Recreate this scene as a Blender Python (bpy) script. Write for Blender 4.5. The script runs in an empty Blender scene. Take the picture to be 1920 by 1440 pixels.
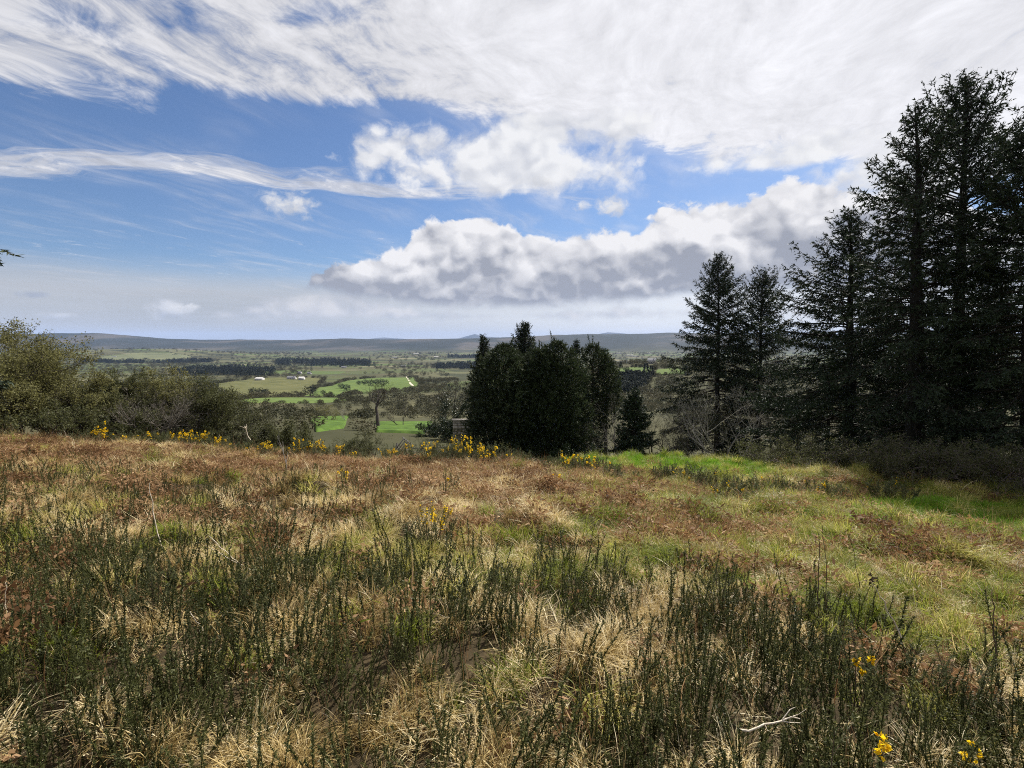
import bpy, math
import numpy as np

# ------------------------------------------------------------------ camera, world, sun, exposure
scene = bpy.context.scene
COL = scene.collection
RAD = math.radians
CAMZ = 1.7
PITCH = math.atan(80 / 960)
SUN_AZ, SUN_EL = RAD(34), RAD(43)

cam = bpy.data.cameras.new('camera')
cam.sensor_width = 36; cam.lens = 18.0
cam.clip_start = 0.05; cam.clip_end = 120000
cam_ob = bpy.data.objects.new('camera', cam); COL.objects.link(cam_ob)
cam_ob.location = (0, 0, CAMZ)
cam_ob.rotation_euler = (RAD(90) - PITCH, 0, 0)
scene.camera = cam_ob

scene.render.engine = 'CYCLES'
scene.cycles.use_denoising = False
scene.cycles.use_adaptive_sampling = True
scene.cycles.adaptive_threshold = 0.01
scene.cycles.pixel_filter_type = 'BLACKMAN_HARRIS'
scene.cycles.filter_width = 1.05
scene.cycles.max_bounces = 5
scene.cycles.diffuse_bounces = 2
scene.cycles.glossy_bounces = 1
scene.cycles.transmission_bounces = 3
scene.cycles.transparent_max_bounces = 8
scene.cycles.volume_bounces = 0
scene.cycles.caustics_reflective = False
scene.cycles.caustics_refractive = False
scene.cycles.sample_clamp_indirect = 4
scene.view_settings.view_transform = 'Standard'
scene.view_settings.look = 'None'
scene.view_settings.gamma = 1
scene.view_settings.use_curve_mapping = False
scene.view_settings.exposure = 0.95


def azel(u, v):
    """sky direction (azimuth, elevation) that photograph pixel u,v of 1920x1440 looks at"""
    x, y, z = (u - 960) / 960, 1.0, (720 - v) / 960
    c, s = math.cos(PITCH), math.sin(PITCH)
    y, z = y * c + z * s, z * c - y * s
    return math.atan2(x, y), math.atan2(z, math.hypot(x, y))


class Nodes:
    def __init__(self, tree): self.t = tree
    def n(self, kind, **kw):
        nd = self.t.nodes.new(kind)
        for k, v in kw.items(): setattr(nd, k, v)
        return nd
    def put(self, sock, v):
        if isinstance(v, bpy.types.NodeSocket): self.t.links.new(v, sock)
        else: sock.default_value = v
    def m(self, op, a, b=None, c=None, clamp=False):
        nd = self.n('ShaderNodeMath', operation=op, use_clamp=clamp)
        for i, v in enumerate((a, b, c)):
            if v is not None: self.put(nd.inputs[i], v)
        return nd.outputs[0]
    def vm(self, op, a, b=None, s=None):
        nd = self.n('ShaderNodeVectorMath', operation=op)
        self.put(nd.inputs[0], a)
        if b is not None: self.put(nd.inputs[1], b)
        if s is not None: self.put(nd.inputs['Scale'], s)
        return nd.outputs['Value'] if op in ('DOT_PRODUCT', 'LENGTH') else nd.outputs[0]
    def xyz(self, x, y, z):
        nd = self.n('ShaderNodeCombineXYZ')
        for i, v in enumerate((x, y, z)): self.put(nd.inputs[i], v)
        return nd.outputs[0]
    def sep(self, v):
        nd = self.n('ShaderNodeSeparateXYZ'); self.put(nd.inputs[0], v); return nd.outputs
    def step(self, v, a, b, to0=0.0, to1=1.0, kind='SMOOTHSTEP'):
        nd = self.n('ShaderNodeMapRange', interpolation_type=kind)
        nd.clamp = True
        for i, q in enumerate((v, a, b, to0, to1)): self.put(nd.inputs[i], q)
        return nd.outputs[0]
    def noise(self, vec, scale, detail=4, rough=0.55, lac=2.0, dist=0.0, color=False):
        nd = self.n('ShaderNodeTexNoise'); nd.noise_dimensions = '3D'
        if vec is not None: self.put(nd.inputs['Vector'], vec)
        for k, v in (('Scale', scale), ('Detail', detail), ('Roughness', rough), ('Lacunarity', lac), ('Distortion', dist)):
            self.put(nd.inputs[k], v)
        return nd.outputs['Color' if color else 'Fac']
    def mix(self, f, a, b, blend='MIX'):
        nd = self.n('ShaderNodeMix', data_type='RGBA', blend_type=blend, clamp_factor=True)
        self.put(nd.inputs[0], f)
        for i, v in ((6, a), (7, b)):
            if isinstance(v, tuple) and len(v) == 3: v = v + (1,)
            self.put(nd.inputs[i], v)
        return nd.outputs[2]
    def ramp(self, f, stops):
        nd = self.n('ShaderNodeValToRGB'); self.put(nd.inputs[0], f)
        e = nd.color_ramp.elements
        while len(e) < len(stops): e.new(0.5)
        for el, (p, c) in zip(e, stops):
            el.position = p; el.color = tuple(c) + (1,)
        return nd.outputs[0]
    def curve(self, f, pts):
        nd = self.n('ShaderNodeFloatCurve'); self.put(nd.inputs['Value'], f)
        c = nd.mapping.curves[0]
        while len(c.points) < len(pts): c.points.new(0.5, 0.5)
        for p, (x, y) in zip(c.points, pts):
            p.location = (x, y); p.handle_type = 'AUTO'
        nd.mapping.update()
        return nd.outputs[0]


world = bpy.data.worlds.new('World'); scene.world = world
world.use_nodes = True
world.node_tree.nodes.clear()
W = Nodes(world.node_tree)


def build_sky():
    out = W.n('ShaderNodeOutputWorld'); bg = W.n('ShaderNodeBackground')
    W.put(bg.inputs['Strength'], 0.061)
    W.put(out.inputs[0], bg.outputs[0])
    sky = W.n('ShaderNodeTexSky', sky_type='NISHITA')
    sky.sun_disc = False; sky.sun_elevation = SUN_EL; sky.sun_rotation = SUN_AZ
    sky.altitude = 200; sky.air_density = 1.0; sky.dust_density = 0.6; sky.ozone_density = 2.0
    D = W.n('ShaderNodeTexCoord').outputs['Generated']
    D = W.vm('NORMALIZE', D)
    x, y, z = W.sep(D)
    az = W.m('ARCTAN2', x, y)
    el = W.m('ARCSINE', z)
    # --- blue
    blue = W.mix(1.0, sky.outputs[0], (0.56, 0.67, 0.84), 'MULTIPLY')
    # --- high cirrus on a plane overhead
    zz = W.m('ADD', W.m('MAXIMUM', z, 0.0), 0.03)
    X = W.m('DIVIDE', x, zz); Y = W.m('DIVIDE', y, zz)
    ca, sa = math.cos(RAD(12)), math.sin(RAD(12))
    s = W.m('ADD', W.m('MULTIPLY', X, ca), W.m('MULTIPLY', Y, sa))
    t = W.m('SUBTRACT', W.m('MULTIPLY', Y, ca), W.m('MULTIPLY', X, sa))
    sA = W.m('ADD', W.m('MULTIPLY', X, 0.34), W.m('MULTIPLY', Y, 0.94))
    sB = W.m('SUBTRACT', W.m('MULTIPLY', X, 0.94), W.m('MULTIPLY', Y, 0.34))
    wv = W.noise(W.xyz(s, t, 9.0), 1.1, 3, 0.5, color=True)
    wx, wy, wz = W.sep(W.vm('SUBTRACT', wv, (0.5, 0.5, 0.5)))
    sAw = W.m('ADD', sA, W.m('MULTIPLY', wx, 0.9)); sBw = W.m('ADD', sB, W.m('MULTIPLY', wy, 0.55))
    wisp = W.noise(W.xyz(W.m('MULTIPLY', sAw, 1.0), W.m('MULTIPLY', sBw, 3.6), 0.0), 1.15, 7, 0.62)
    cells = W.noise(W.xyz(sAw, sBw, 4.0), 10.0, 5, 0.66)
    tn = W.m('ADD', t, W.m('MULTIPLY', wz, 0.9))
    sheet = W.step(tn, 2.50, 2.02)
    band = W.m('MULTIPLY', W.step(W.m('ABSOLUTE', W.m('SUBTRACT', tn, 3.08)), 0.36, 0.02), W.step(s, 2.2, -0.4))
    low = W.m('MULTIPLY', W.step(tn, 3.5, 4.6), 0.36)
    cov = W.m('MAXIMUM', W.m('MAXIMUM', sheet, W.m('MULTIPLY', band, 0.85)), low)
    # towards the sun the sheet closes up
    sun = (math.sin(SUN_AZ) * math.cos(SUN_EL), math.cos(SUN_AZ) * math.cos(SUN_EL), math.sin(SUN_EL))
    cs = W.vm('DOT_PRODUCT', D, sun)
    near_sun = W.step(cs, 0.68, 0.96)
    # holes in the sheet overhead, left of the sun
    hole = W.m('MULTIPLY', W.step(W.noise(W.xyz(W.m('MULTIPLY', s, 1.0), W.m('MULTIPLY', t, 1.7), 6.0), 1.5, 2, 0.5), 0.50, 0.66), W.m('SUBTRACT', 1.0, near_sun))
    tex = W.m('ADD', W.m('MULTIPLY', wisp, 0.58), W.m('MULTIPLY', cells, 0.42))
    k = W.m('ADD', W.m('MULTIPLY', cov, 0.40), W.m('MULTIPLY', W.m('MULTIPLY', near_sun, sheet), 0.14))
    thr = W.m('ADD', W.m('SUBTRACT', 0.72, k), W.m('MULTIPLY', hole, 0.13))
    a_cir = W.step(W.m('SUBTRACT', tex, thr), -0.06, 0.22)
    a_cir = W.m('MULTIPLY', a_cir, W.step(cov, 0.0, 0.3))
    thin = W.m('MULTIPLY', W.step(wisp, 0.38, 0.74), W.m('MULTIPLY', W.step(W.m('ADD', wx, wz), -0.15, 0.25), 0.42))
    a_cir = W.m('MAXIMUM', a_cir, thin)
    bstr = W.noise(W.xyz(W.m('MULTIPLY', s, 1.0), W.m('MULTIPLY', tn, 5.5), 2.0), 2.2, 6, 0.66)
    a_band = W.m('MULTIPLY', W.step(W.m('ADD', bstr, W.m('MULTIPLY', band, 0.55)), 0.66, 1.12), 0.80)
    a_cir = W.m('MAXIMUM', a_cir, a_band)
    veil = W.m('MULTIPLY', W.m('MULTIPLY', sheet, near_sun), 0.72)
    a_cir = W.m('MAXIMUM', a_cir, veil)
    lum = W.m('ADD', W.m('ADD', 5.6, W.m('MULTIPLY', near_sun, 1.7)), W.m('MULTIPLY', W.m('SUBTRACT', tex, 0.47), W.m('SUBTRACT', 10.0, W.m('MULTIPLY', near_sun, 2.5))))
    cirrus_col = W.vm('SCALE', (0.985, 0.985, 1.03), s=lum)
    col = W.mix(a_cir, blue, cirrus_col)
    # --- horizon veil of far stratus
    hz = W.noise(W.xyz(W.m('MULTIPLY', az, 2.0), W.m('MULTIPLY', el, 16.0), 2.0), 1.2, 5, 0.55)
    hv = W.step(W.m('ADD', el, W.m('MULTIPLY', W.m('SUBTRACT', hz, 0.5), 0.035)), 0.145, 0.075)
    hlum = W.m('ADD', 4.6, W.m('ADD', W.m('MULTIPLY', W.step(az, -0.5, 0.3), 3.2), W.m('MULTIPLY', W.m('SUBTRACT', hz, 0.5), 3.0)))
    col = W.mix(W.m('MULTIPLY', hv, 0.80), col, W.vm('SCALE', (1.02, 1.0, 1.0), s=hlum))

    # --- cumulus
    P = W.xyz(x, y, W.m('MULTIPLY', z, 1.25))
    P = W.vm('ADD', P, W.vm('SCALE', W.vm('SUBTRACT', W.noise(P, 10.0, 5, 0.6, color=True), (0.5, 0.5, 0.5)), s=0.075))
    off = (0.008, 0.0, 0.022)
    P2 = W.vm('ADD', P, off)
    def vor(p, sc):
        nd = W.n('ShaderNodeTexVoronoi', feature='SMOOTH_F1'); nd.voronoi_dimensions = '3D'
        W.put(nd.inputs['Vector'], p); W.put(nd.inputs['Scale'], sc); W.put(nd.inputs['Smoothness'], 0.15)
        return W.m('SUBTRACT', 1.0, nd.outputs['Distance'])
    def heap(p):
        return W.m('ADD', W.m('MULTIPLY', vor(p, 13.0), 0.62), W.m('MULTIPLY', vor(p, 31.0), 0.38))
    h1, h2 = heap(P), heap(P2)
    relief = W.m('SUBTRACT', h1, h2)
    n1 = W.m('ADD', W.m('ADD', W.m('MULTIPLY', W.noise(P, 7.0, 2, 0.5), 0.36), W.m('MULTIPLY', W.noise(P, 19.0, 7, 0.62), 0.36)), W.m('MULTIPLY', W.m('SUBTRACT', h1, 0.08), 0.28))

    A0, A1, E1 = RAD(-60), RAD(60), 0.5
    fx = W.m('DIVIDE', W.m('SUBTRACT', az, A0), A1 - A0, clamp=True)
    def prof(pts):
        q = []
        for u, v in pts:
            a, e = azel(u, v); q.append(((a - A0) / (A1 - A0), max(0.0, e / E1)))
        return W.m('MULTIPLY', W.curve(fx, [(0.0, q[0][1])] + q + [(1.0, q[-1][1])]), E1)
    def over(col, d, soft, bright, dark, shade, k=14.0, op=1.0):
        """lay a cloud of density d on the sky; shade 0 = sunlit top, 1 = grey base"""
        al = W.m('MULTIPLY', W.step(d, 0.0, soft), op)
        sh = W.m('SUBTRACT', shade, W.m('MULTIPLY', relief, k), clamp=True)
        c = W.mix(sh, bright, dark)
        return W.mix(al, col, c)
    # altocumulus patch
    def ell(u, v, ru, rv):
        a, e = azel(u, v); a2, e2 = azel(u + ru, v - rv)
        dx = W.m('DIVIDE', W.m('SUBTRACT', az, a), max(1e-3, abs(azel(u + ru, v)[0] - a)))
        dy = W.m('DIVIDE', W.m('SUBTRACT', el, e), max(1e-3, abs(azel(u, v - rv)[1] - e)))
        return W.m('SUBTRACT', 1.0, W.m('ADD', W.m('MULTIPLY', dx, dx), W.m('MULTIPLY', dy, dy)))
    nz = W.m('SUBTRACT', n1, 0.5)
    alto = ell(940, 305, 330, 80)
    alto = W.m('MAXIMUM', alto, ell(1060, 250, 190, 50))
    alto = W.m('MAXIMUM', alto, ell(1440, 292, 260, 34))
    alto = W.m('MAXIMUM', alto, ell(1700, 320, 230, 75))
    d = W.m('ADD', W.m('ADD', W.m('MULTIPLY', W.m('MAXIMUM', alto, -1.5), 0.50), 0.06), W.m('MULTIPLY', nz, 2.2))
    col = over(col, d, 0.40, (7.8, 7.8, 7.9, 1), (4.6, 4.8, 5.4, 1), 0.28, 1.7, 0.97)
    # far low layer under the bank
    lowd = W.m('MULTIPLY', W.m('MINIMUM', W.m('SUBTRACT', prof([(250, 590), (420, 575), (520, 545), (600, 535), (800, 575), (1000, 580), (1300, 570), (1900, 560)]), el),
                               W.m('SUBTRACT', el, prof([(250, 600), (440, 608), (700, 606), (900, 606), (1300, 602), (1900, 600)]))), 26.0)
    d = W.m('ADD', W.m('MINIMUM', lowd, 0.5), W.m('MULTIPLY', nz, 2.4))
    col = over(col, d, 0.6, (6.6, 6.5, 6.6, 1), (3.7, 3.95, 4.5, 1), W.step(lowd, -0.1, 0.6, 0.75, 0.35), 1.6, 0.85)
    # the main bank
    top = prof([(480, 640), (540, 560), (575, 505), (610, 480), (690, 474), (750, 452), (790, 420), (850, 404), (950, 408), (1020, 428),
                (1090, 440), (1180, 420), (1240, 384), (1320, 364), (1400, 348), (1500, 338), (1600, 345), (1750, 360), (1900, 400)])
    base = prof([(480, 560), (560, 545), (680, 556), (800, 568), (950, 575), (1100, 566), (1300, 552), (1500, 545), (1900, 540)])
    dt = W.m('MULTIPLY', W.m('SUBTRACT', top, el), 12.0)
    db = W.m('MULTIPLY', W.m('SUBTRACT', el, base), 30.0)
    d = W.m('ADD', W.m('MINIMUM', dt, 0.9), W.m('MULTIPLY', nz, 2.2))
    foot = W.step(W.m('ADD', db, W.m('MULTIPLY', nz, 1.6)), -0.40, 0.35)
    hgt = W.m('DIVIDE', W.m('SUBTRACT', el, base), W.m('MAXIMUM', W.m('SUBTRACT', top, base), 0.02))
    lum_n = W.m('SUBTRACT', W.noise(P, 6.5, 3, 0.5), 0.5)
    shade = W.step(W.m('ADD', hgt, W.m('MULTIPLY', lum_n, 1.5)), 0.88, 0.34, 0.04, 0.95)
    col = over(col, d, 0.15, (7.8, 7.7, 7.8, 1), (3.0, 3.15, 3.65, 1), shade, 1.7, foot)
    # small cumulus
    nf = W.m('SUBTRACT', W.noise(P, 42.0, 5, 0.62), 0.5)
    for (u, v, ru, rv, sh) in ((545, 383, 66, 34, 0.12), (318, 580, 62, 24, 0.30), (64, 553, 42, 9, 1.0), (1145, 384, 38, 24, 0.1), (1092, 386, 24, 15, 0.1),
                               (110, 592, 60, 9, 0.45), (1010, 340, 30, 12, 0.2)):
        e = ell(u, v, ru, rv)
        d = W.m('ADD', W.m('MULTIPLY', W.m('MAXIMUM', e, -2.0), 0.50), W.m('ADD', W.m('MULTIPLY', nz, 1.6), W.m('MULTIPLY', nf, 1.3)))
        a0, e0 = azel(u, v + rv)
        shd = W.step(el, e0, e0 + rv / 960 * 1.3, min(1.0, sh + 0.45), sh)
        col = over(col, d, 0.62, (7.2, 7.2, 7.3, 1), (3.3, 3.6, 4.3, 1), shd, 1.2, 0.95)
    W.put(bg.inputs['Color'], col)


build_sky()
world.cycles.sampling_method = 'NONE'
world.cycles.sample_map_resolution = 512

sun = bpy.data.lights.new('sun', 'SUN')
sun.energy = 5.0; sun.angle = RAD(0.5); sun.color = (1.0, 0.95, 0.87)
sun_ob = bpy.data.objects.new('sun', sun); COL.objects.link(sun_ob)
sun_ob.rotation_euler = (RAD(90) - SUN_EL, 0, math.pi - SUN_AZ)
sun_ob.location = (20, 35, 60)

# ------------------------------------------------------------------ helpers
rng = np.random.default_rng(11)


def _hash(ix, iy, seed):
    h = (ix.astype(np.int64) * 374761393 + iy.astype(np.int64) * 668265263 + seed * 974634211) & 0xFFFFFFFF
    h = ((h ^ (h >> 13)) * 1274126177) & 0xFFFFFFFF
    return ((h ^ (h >> 16)) & 0xFFFF) / 65535.0


def vnoise(x, y, seed=0):
    x = np.asarray(x, float); y = np.asarray(y, float)
    ix = np.floor(x); iy = np.floor(y); fx = x - ix; fy = y - iy
    fx = fx * fx * (3 - 2 * fx); fy = fy * fy * (3 - 2 * fy)
    a = _hash(ix, iy, seed); b = _hash(ix + 1, iy, seed); c = _hash(ix, iy + 1, seed); d = _hash(ix + 1, iy + 1, seed)
    return (a * (1 - fx) + b * fx) * (1 - fy) + (c * (1 - fx) + d * fx) * fy


def fbm(x, y, seed=0, oct=3):
    s = 0; amp = 1; tot = 0
    for i in range(oct):
        s = s + amp * vnoise(x * 2 ** i + 17.3 * i, y * 2 ** i - 9.1 * i, seed + i); tot += amp; amp *= 0.5
    return s / tot


def smooth(v, a, b):
    t = np.clip((np.asarray(v, float) - a) / (b - a), 0, 1)
    return t * t * (3 - 2 * t)


PY = np.array([-400, -60, -20, 0, 10, 20, 23.5, 26, 32, 45, 60, 85, 130, 200, 300, 400, 600, 900, 1300, 1800, 2600, 3500, 5500, 9000, 60000], float)
PZ = np.array([25, 7.0, 2.6, 0, -1.4, -3.30, -4.0, -4.85, -6.6, -8.7, -10.3, -12.9, -17.4, -23.5, -33, -42, -57, -72, -83, -94, -104, -110, -118, -122, -122], float)
_yy = np.concatenate([np.linspace(-400, 60, 921), np.geomspace(60.5, 60000, 700)])
_zz = np.interp(_yy, PY, PZ)
_k = np.ones(7) / 7
_zz[3:-3] = np.convolve(_zz, _k, 'valid')
RIDGE_U = np.array([-900, -400, 0, 100, 180, 240, 300, 380, 480, 560, 640, 720, 860, 1000, 1100, 1250, 1500, 1900, 2600, 4000], float)
RIDGE_V = np.array([632, 633, 629, 627, 625.5, 629.5, 635.5, 638.5, 637.5, 639, 636, 637.5, 636, 632, 627.5, 626.5, 628, 630, 632, 634], float)
FARM_U = np.array([-900, 600, 690, 720, 760, 800, 860, 890, 910, 940, 1000, 1100, 1140, 1200, 1400, 1600, 4000], float)
FARM_V = np.array([641, 641, 633, 630, 633, 634, 632, 624, 629, 631, 632, 629, 622, 627, 633, 634, 640], float)


def height(x, y):
    x = np.asarray(x, float); y = np.asarray(y, float)
    z = np.interp(y, _yy, _zz)
    near = 1 - smooth(y, 60, 140)
    z = z + near * np.where(x > 0, -0.95 * np.tanh(np.maximum(x, 0) / 10), 1.25 * np.tanh(np.maximum(-x - 6, 0) / 13))
    z = z + .78 * smooth(y, 14, 21) * (1 - smooth(y, 23.5, 27)) * smooth(x, .5, 6)
    r = np.hypot(x, y)
    tuss = (1 - smooth(r, 22, 40))
    z = z + tuss * ((vnoise(x * 1.9, y * 1.9, 5) - .5) * .10 + (vnoise(x * .55, y * .55, 6) - .5) * .22 + (vnoise(x * 4.3, y * 4.3, 8) - .5) * .045 + smooth(y, 4.5, 7) * np.maximum(fbm(x * 1.15, y * 1.15, 9, 2) - .52, 0) * .75)
    mid = smooth(y, 60, 220)
    z = z + mid * (fbm(x / 160, y / 160, 21, 3) - .5) * 13 * (1 - smooth(y, 3000, 5000) * .4)
    # hill with the green fields on the right
    z = z + 34 * np.exp(-((x - 215) / 210) ** 2 - ((y - 640) / 190) ** 2)
    z = z + 14 * np.exp(-((x - 60) / 160) ** 2 - ((y - 820) / 160) ** 2) - 5 * np.exp(-((x - 30) / 120) ** 2 - ((y - 330) / 140) ** 2)
    # pale low hill on the left, 3.5 km off
    z = z + 60 * np.exp(-((x + 2750) / 800) ** 2 - ((y - 3700) / 650) ** 2)
    # the long ridge, 7.5 km off, and the mountains far behind it
    u = 960 + 960 * x / np.maximum(y, 1.0)
    front = smooth(y, 10, 400)
    rz = (641.5 - np.interp(u, RIDGE_U, RIDGE_V)) / 960 * 7600
    rr = smooth(y + (fbm(x / 900, y / 900, 31, 3) - .5) * 900, 5500, 7700)
    ridge_h = rz + 120 + (fbm(x / 500, y / 500, 33, 3) - .5) * 22
    z = z + front * rr * ridge_h * (1 - .5 * smooth(y, 9000, 15000))
    fz = (640 - np.interp(u, FARM_U, FARM_V)) / 960 * 24000
    z = z + front * smooth(y, 17000, 24000) * (1 - smooth(y, 25000, 36000)) * np.maximum(fz - 20, -40)
    return z


def H(x, y):
    return float(height(np.array([x]), np.array([y]))[0])


def ray(u, v):
    x, y, z = (u - 960) / 960, 1.0, (720 - v) / 960
    c, s = math.cos(PITCH), math.sin(PITCH)
    d = np.array([x, y * c + z * s, z * c - y * s])
    return d / d[1]


def at(u, depth):
    """a spot on the ground, given the photograph column and the distance ahead"""
    x = (u - 960) / 960 * depth * 1.0
    return x, depth, H(x, depth)


def on_ground(u, v, y0=60.0):
    """where the sight line through u,v meets the terrain beyond y0"""
    d = ray(u, v)
    ys = np.geomspace(y0, 30000, 4000)
    hit = np.nonzero(CAMZ + d[2] * ys < height(d[0] * ys, ys))[0]
    y = ys[hit[0]] if len(hit) else 30000.0
    return d[0] * y, y


def top_h(v, u, depth, base):
    """height above its base of something that reaches row v at that distance"""
    return CAMZ + ray(u, v)[2] * depth - base


def mesh(name, V, T, attrs=None, smooth_shade=False):
    V = np.ascontiguousarray(V, np.float32); T = np.ascontiguousarray(T, np.int32)
    me = bpy.data.meshes.new(name)
    me.vertices.add(len(V)); me.vertices.foreach_set('co', V.ravel())
    me.loops.add(T.size); me.loops.foreach_set('vertex_index', T.ravel())
    me.polygons.add(len(T))
    me.polygons.foreach_set('loop_start', np.arange(0, T.size, T.shape[1], dtype=np.int32))
    if smooth_shade: me.polygons.foreach_set('use_smooth', np.ones(len(T), bool))
    for k, a in (attrs or {}).items():
        a = np.asarray(a, np.float32)
        if a.ndim == 1: me.attributes.new(k, 'FLOAT', 'POINT').data.foreach_set('value', a)
        else: me.attributes.new(k, 'FLOAT_VECTOR', 'POINT').data.foreach_set('vector', np.ascontiguousarray(a).ravel())
    me.update(calc_edges=True)
    return me


def tag(o, label=None, category=None, group=None, kind=None):
    for k, v in (('label', label), ('category', category), ('group', group), ('kind', kind)):
        if v: o[k] = v
    return o


def obj(name, me, mat=None, parent=None, loc=None, rotz=0.0, **kw):
    o = bpy.data.objects.new(name, me); COL.objects.link(o)
    if mat is not None and me is not None and len(me.materials) == 0: me.materials.append(mat)
    if parent is not None: o.parent = parent
    if loc is not None: o.location = loc
    if rotz: o.rotation_euler = (0, 0, rotz)
    return tag(o, **kw)


def thing(name, loc, label, category, group=None, rotz=0.0):
    return obj(name, None, loc=loc, rotz=rotz, label=label, category=category, group=group)


class Geo:
    """gathers triangles for one mesh"""
    def __init__(self): self.V = []; self.T = []; self.A = []; self.n = 0
    def add(self, V, T, tone=0.5):
        V = np.asarray(V, float).reshape(-1, 3)
        self.V.append(V); self.T.append(np.asarray(T, int).reshape(-1, 3) + self.n)
        t = np.asarray(tone, float)
        self.A.append(np.full(len(V), float(t)) if t.ndim == 0 else t)
        self.n += len(V); return self
    def mesh(self, name, smooth_shade=False):
        return mesh(name, np.concatenate(self.V), np.concatenate(self.T), {'tone': np.concatenate(self.A)}, smooth_shade)


def unit(v): return v / np.maximum(np.linalg.norm(v, axis=-1, keepdims=True), 1e-9)


def tubes(P, Rd, k=4):
    """N polylines of S points with radii -> verts, tris"""
    P = np.asarray(P, float); N, S, _ = P.shape
    Rd = np.broadcast_to(np.asarray(Rd, float), (N, S))
    T = np.empty_like(P); T[:, 1:-1] = P[:, 2:] - P[:, :-2]; T[:, 0] = P[:, 1] - P[:, 0]; T[:, -1] = P[:, -1] - P[:, -2]
    T = unit(T)
    ref = np.where(np.abs(T[:, :1, 2:3]) > .8, np.array([1., 0, 0]), np.array([0, 0, 1.]))
    A = unit(np.cross(T, np.broadcast_to(ref, T.shape))); B = np.cross(T, A)
    th = np.arange(k) * 2 * np.pi / k
    V = P[:, :, None, :] + Rd[:, :, None, None] * (np.cos(th)[None, None, :, None] * A[:, :, None, :] + np.sin(th)[None, None, :, None] * B[:, :, None, :])
    i = np.arange(N)[:, None, None] * S * k + np.arange(S - 1)[None, :, None] * k
    j = np.arange(k)[None, None, :]; j2 = (j + 1) % k
    a = i + j; b = i + j2; c = i + k + j; d = i + k + j2
    F = np.stack([np.stack([a, b, d], -1), np.stack([a, d, c], -1)], 3).reshape(-1, 3)
    return V.reshape(-1, 3), F


def flakes(C, D, L, Wd, side=None):
    """thin rhombic leaves: base C, direction D, length L, width Wd"""
    n = len(C); D = unit(D)
    if side is None: side = unit(np.cross(D, unit(rng.normal(size=(n, 3)))))
    L = np.broadcast_to(L, n)[:, None]; Wd = np.broadcast_to(Wd, n)[:, None]
    m = C + D * L * .45
    V = np.stack([C, m + side * Wd * .5, C + D * L, m - side * Wd * .5], 1).reshape(-1, 3)
    i = np.arange(n)[:, None] * 4
    T = np.concatenate([i + [0, 1, 2], i + [0, 2, 3]], 1).reshape(-1, 3)
    return V, T


def spikes(C, D, L, Wd, side=None):
    n = len(C); D = unit(D)
    if side is None: side = unit(np.cross(D, unit(rng.normal(size=(n, 3)))))
    L = np.broadcast_to(L, n)[:, None]; Wd = np.broadcast_to(Wd, n)[:, None]
    V = np.stack([C - side * Wd * .5, C + side * Wd * .5, C + D * L], 1).reshape(-1, 3)
    return V, np.arange(3 * n).reshape(-1, 3)


def blades(C, az, lean, curl, L, Wd, S=4, twist=0.0):
    """arching grass blades as tapered ribbons"""
    n = len(C); t = np.linspace(0, 1, S)[None, :]
    ang = lean[:, None] + curl[:, None] * t
    ds = (L / (S - 1))[:, None]
    hx = np.concatenate([np.zeros((n, 1)), np.cumsum(np.sin(ang[:, :-1]) * ds, 1)], 1)
    hz = np.concatenate([np.zeros((n, 1)), np.cumsum(np.cos(ang[:, :-1]) * ds, 1)], 1)
    dx = np.cos(az)[:, None]; dy = np.sin(az)[:, None]
    P = C[:, None, :] + np.stack([hx * dx, hx * dy, hz], -1)
    tw = az + np.pi / 2 + twist
    sd = np.stack([np.cos(tw), np.sin(tw), np.zeros(n)], -1)[:, None, :]
    w = (Wd[:, None] * (1 - t ** 1.6 * .95) * .5)[..., None]
    V = np.stack([P - sd * w, P + sd * w], 2).reshape(-1, 3)
    i = np.arange(n)[:, None] * S * 2 + np.arange(S - 1)[None, :] * 2
    i = i.reshape(-1, 1)
    T = np.concatenate([i + [0, 1, 3], i + [0, 3, 2]], 1).reshape(-1, 3)
    return V, T


# ------------------------------------------------------------------ materials
def material(name):
    m = bpy.data.materials.new(name); m.use_nodes = True
    m.node_tree.nodes.clear()
    g = Nodes(m.node_tree); out = g.n('ShaderNodeOutputMaterial')
    return m, g, out


def surface(g, out, color, rough=0.8, trans=None, spec=0.25, bump=None, tcolor=None):
    p = g.n('ShaderNodeBsdfPrincipled')
    g.put(p.inputs['Base Color'], color if not (isinstance(color, tuple) and len(color) == 3) else color + (1,))
    g.put(p.inputs['Roughness'], rough); g.put(p.inputs['Specular IOR Level'], spec)
    if bump is not None:
        b = g.n('ShaderNodeBump'); g.put(b.inputs['Height'], bump[0]); g.put(b.inputs['Strength'], bump[1]); g.put(b.inputs['Distance'], bump[2])
        g.put(p.inputs['Normal'], b.outputs[0])
    s = p.outputs[0]
    if trans:
        tb = g.n('ShaderNodeBsdfTranslucent'); g.put(tb.inputs['Color'], tcolor if tcolor is not None else color)
        mx = g.n('ShaderNodeMixShader'); g.put(mx.inputs[0], trans); g.put(mx.inputs[1], s); g.put(mx.inputs[2], tb.outputs[0]); s = mx.outputs[0]
    g.put(out.inputs[0], s)


def attr(g, name, kind='GEOMETRY', out='Fac'):
    a = g.n('ShaderNodeAttribute', attribute_name=name, attribute_type=kind); return a.outputs[out]


def foliage(name, stops, trans=0.25, rough=0.7, inst=False, spec=0.2):
    m, g, out = material(name)
    t = attr(g, 'tone')
    if inst:
        t = g.m('ADD', g.m('MULTIPLY', t, 0.6), g.m('MULTIPLY', attr(g, 'itone', 'INSTANCER'), 0.4))
    c = g.ramp(t, stops)
    surface(g, out, c, rough, trans, spec)
    return m


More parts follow.
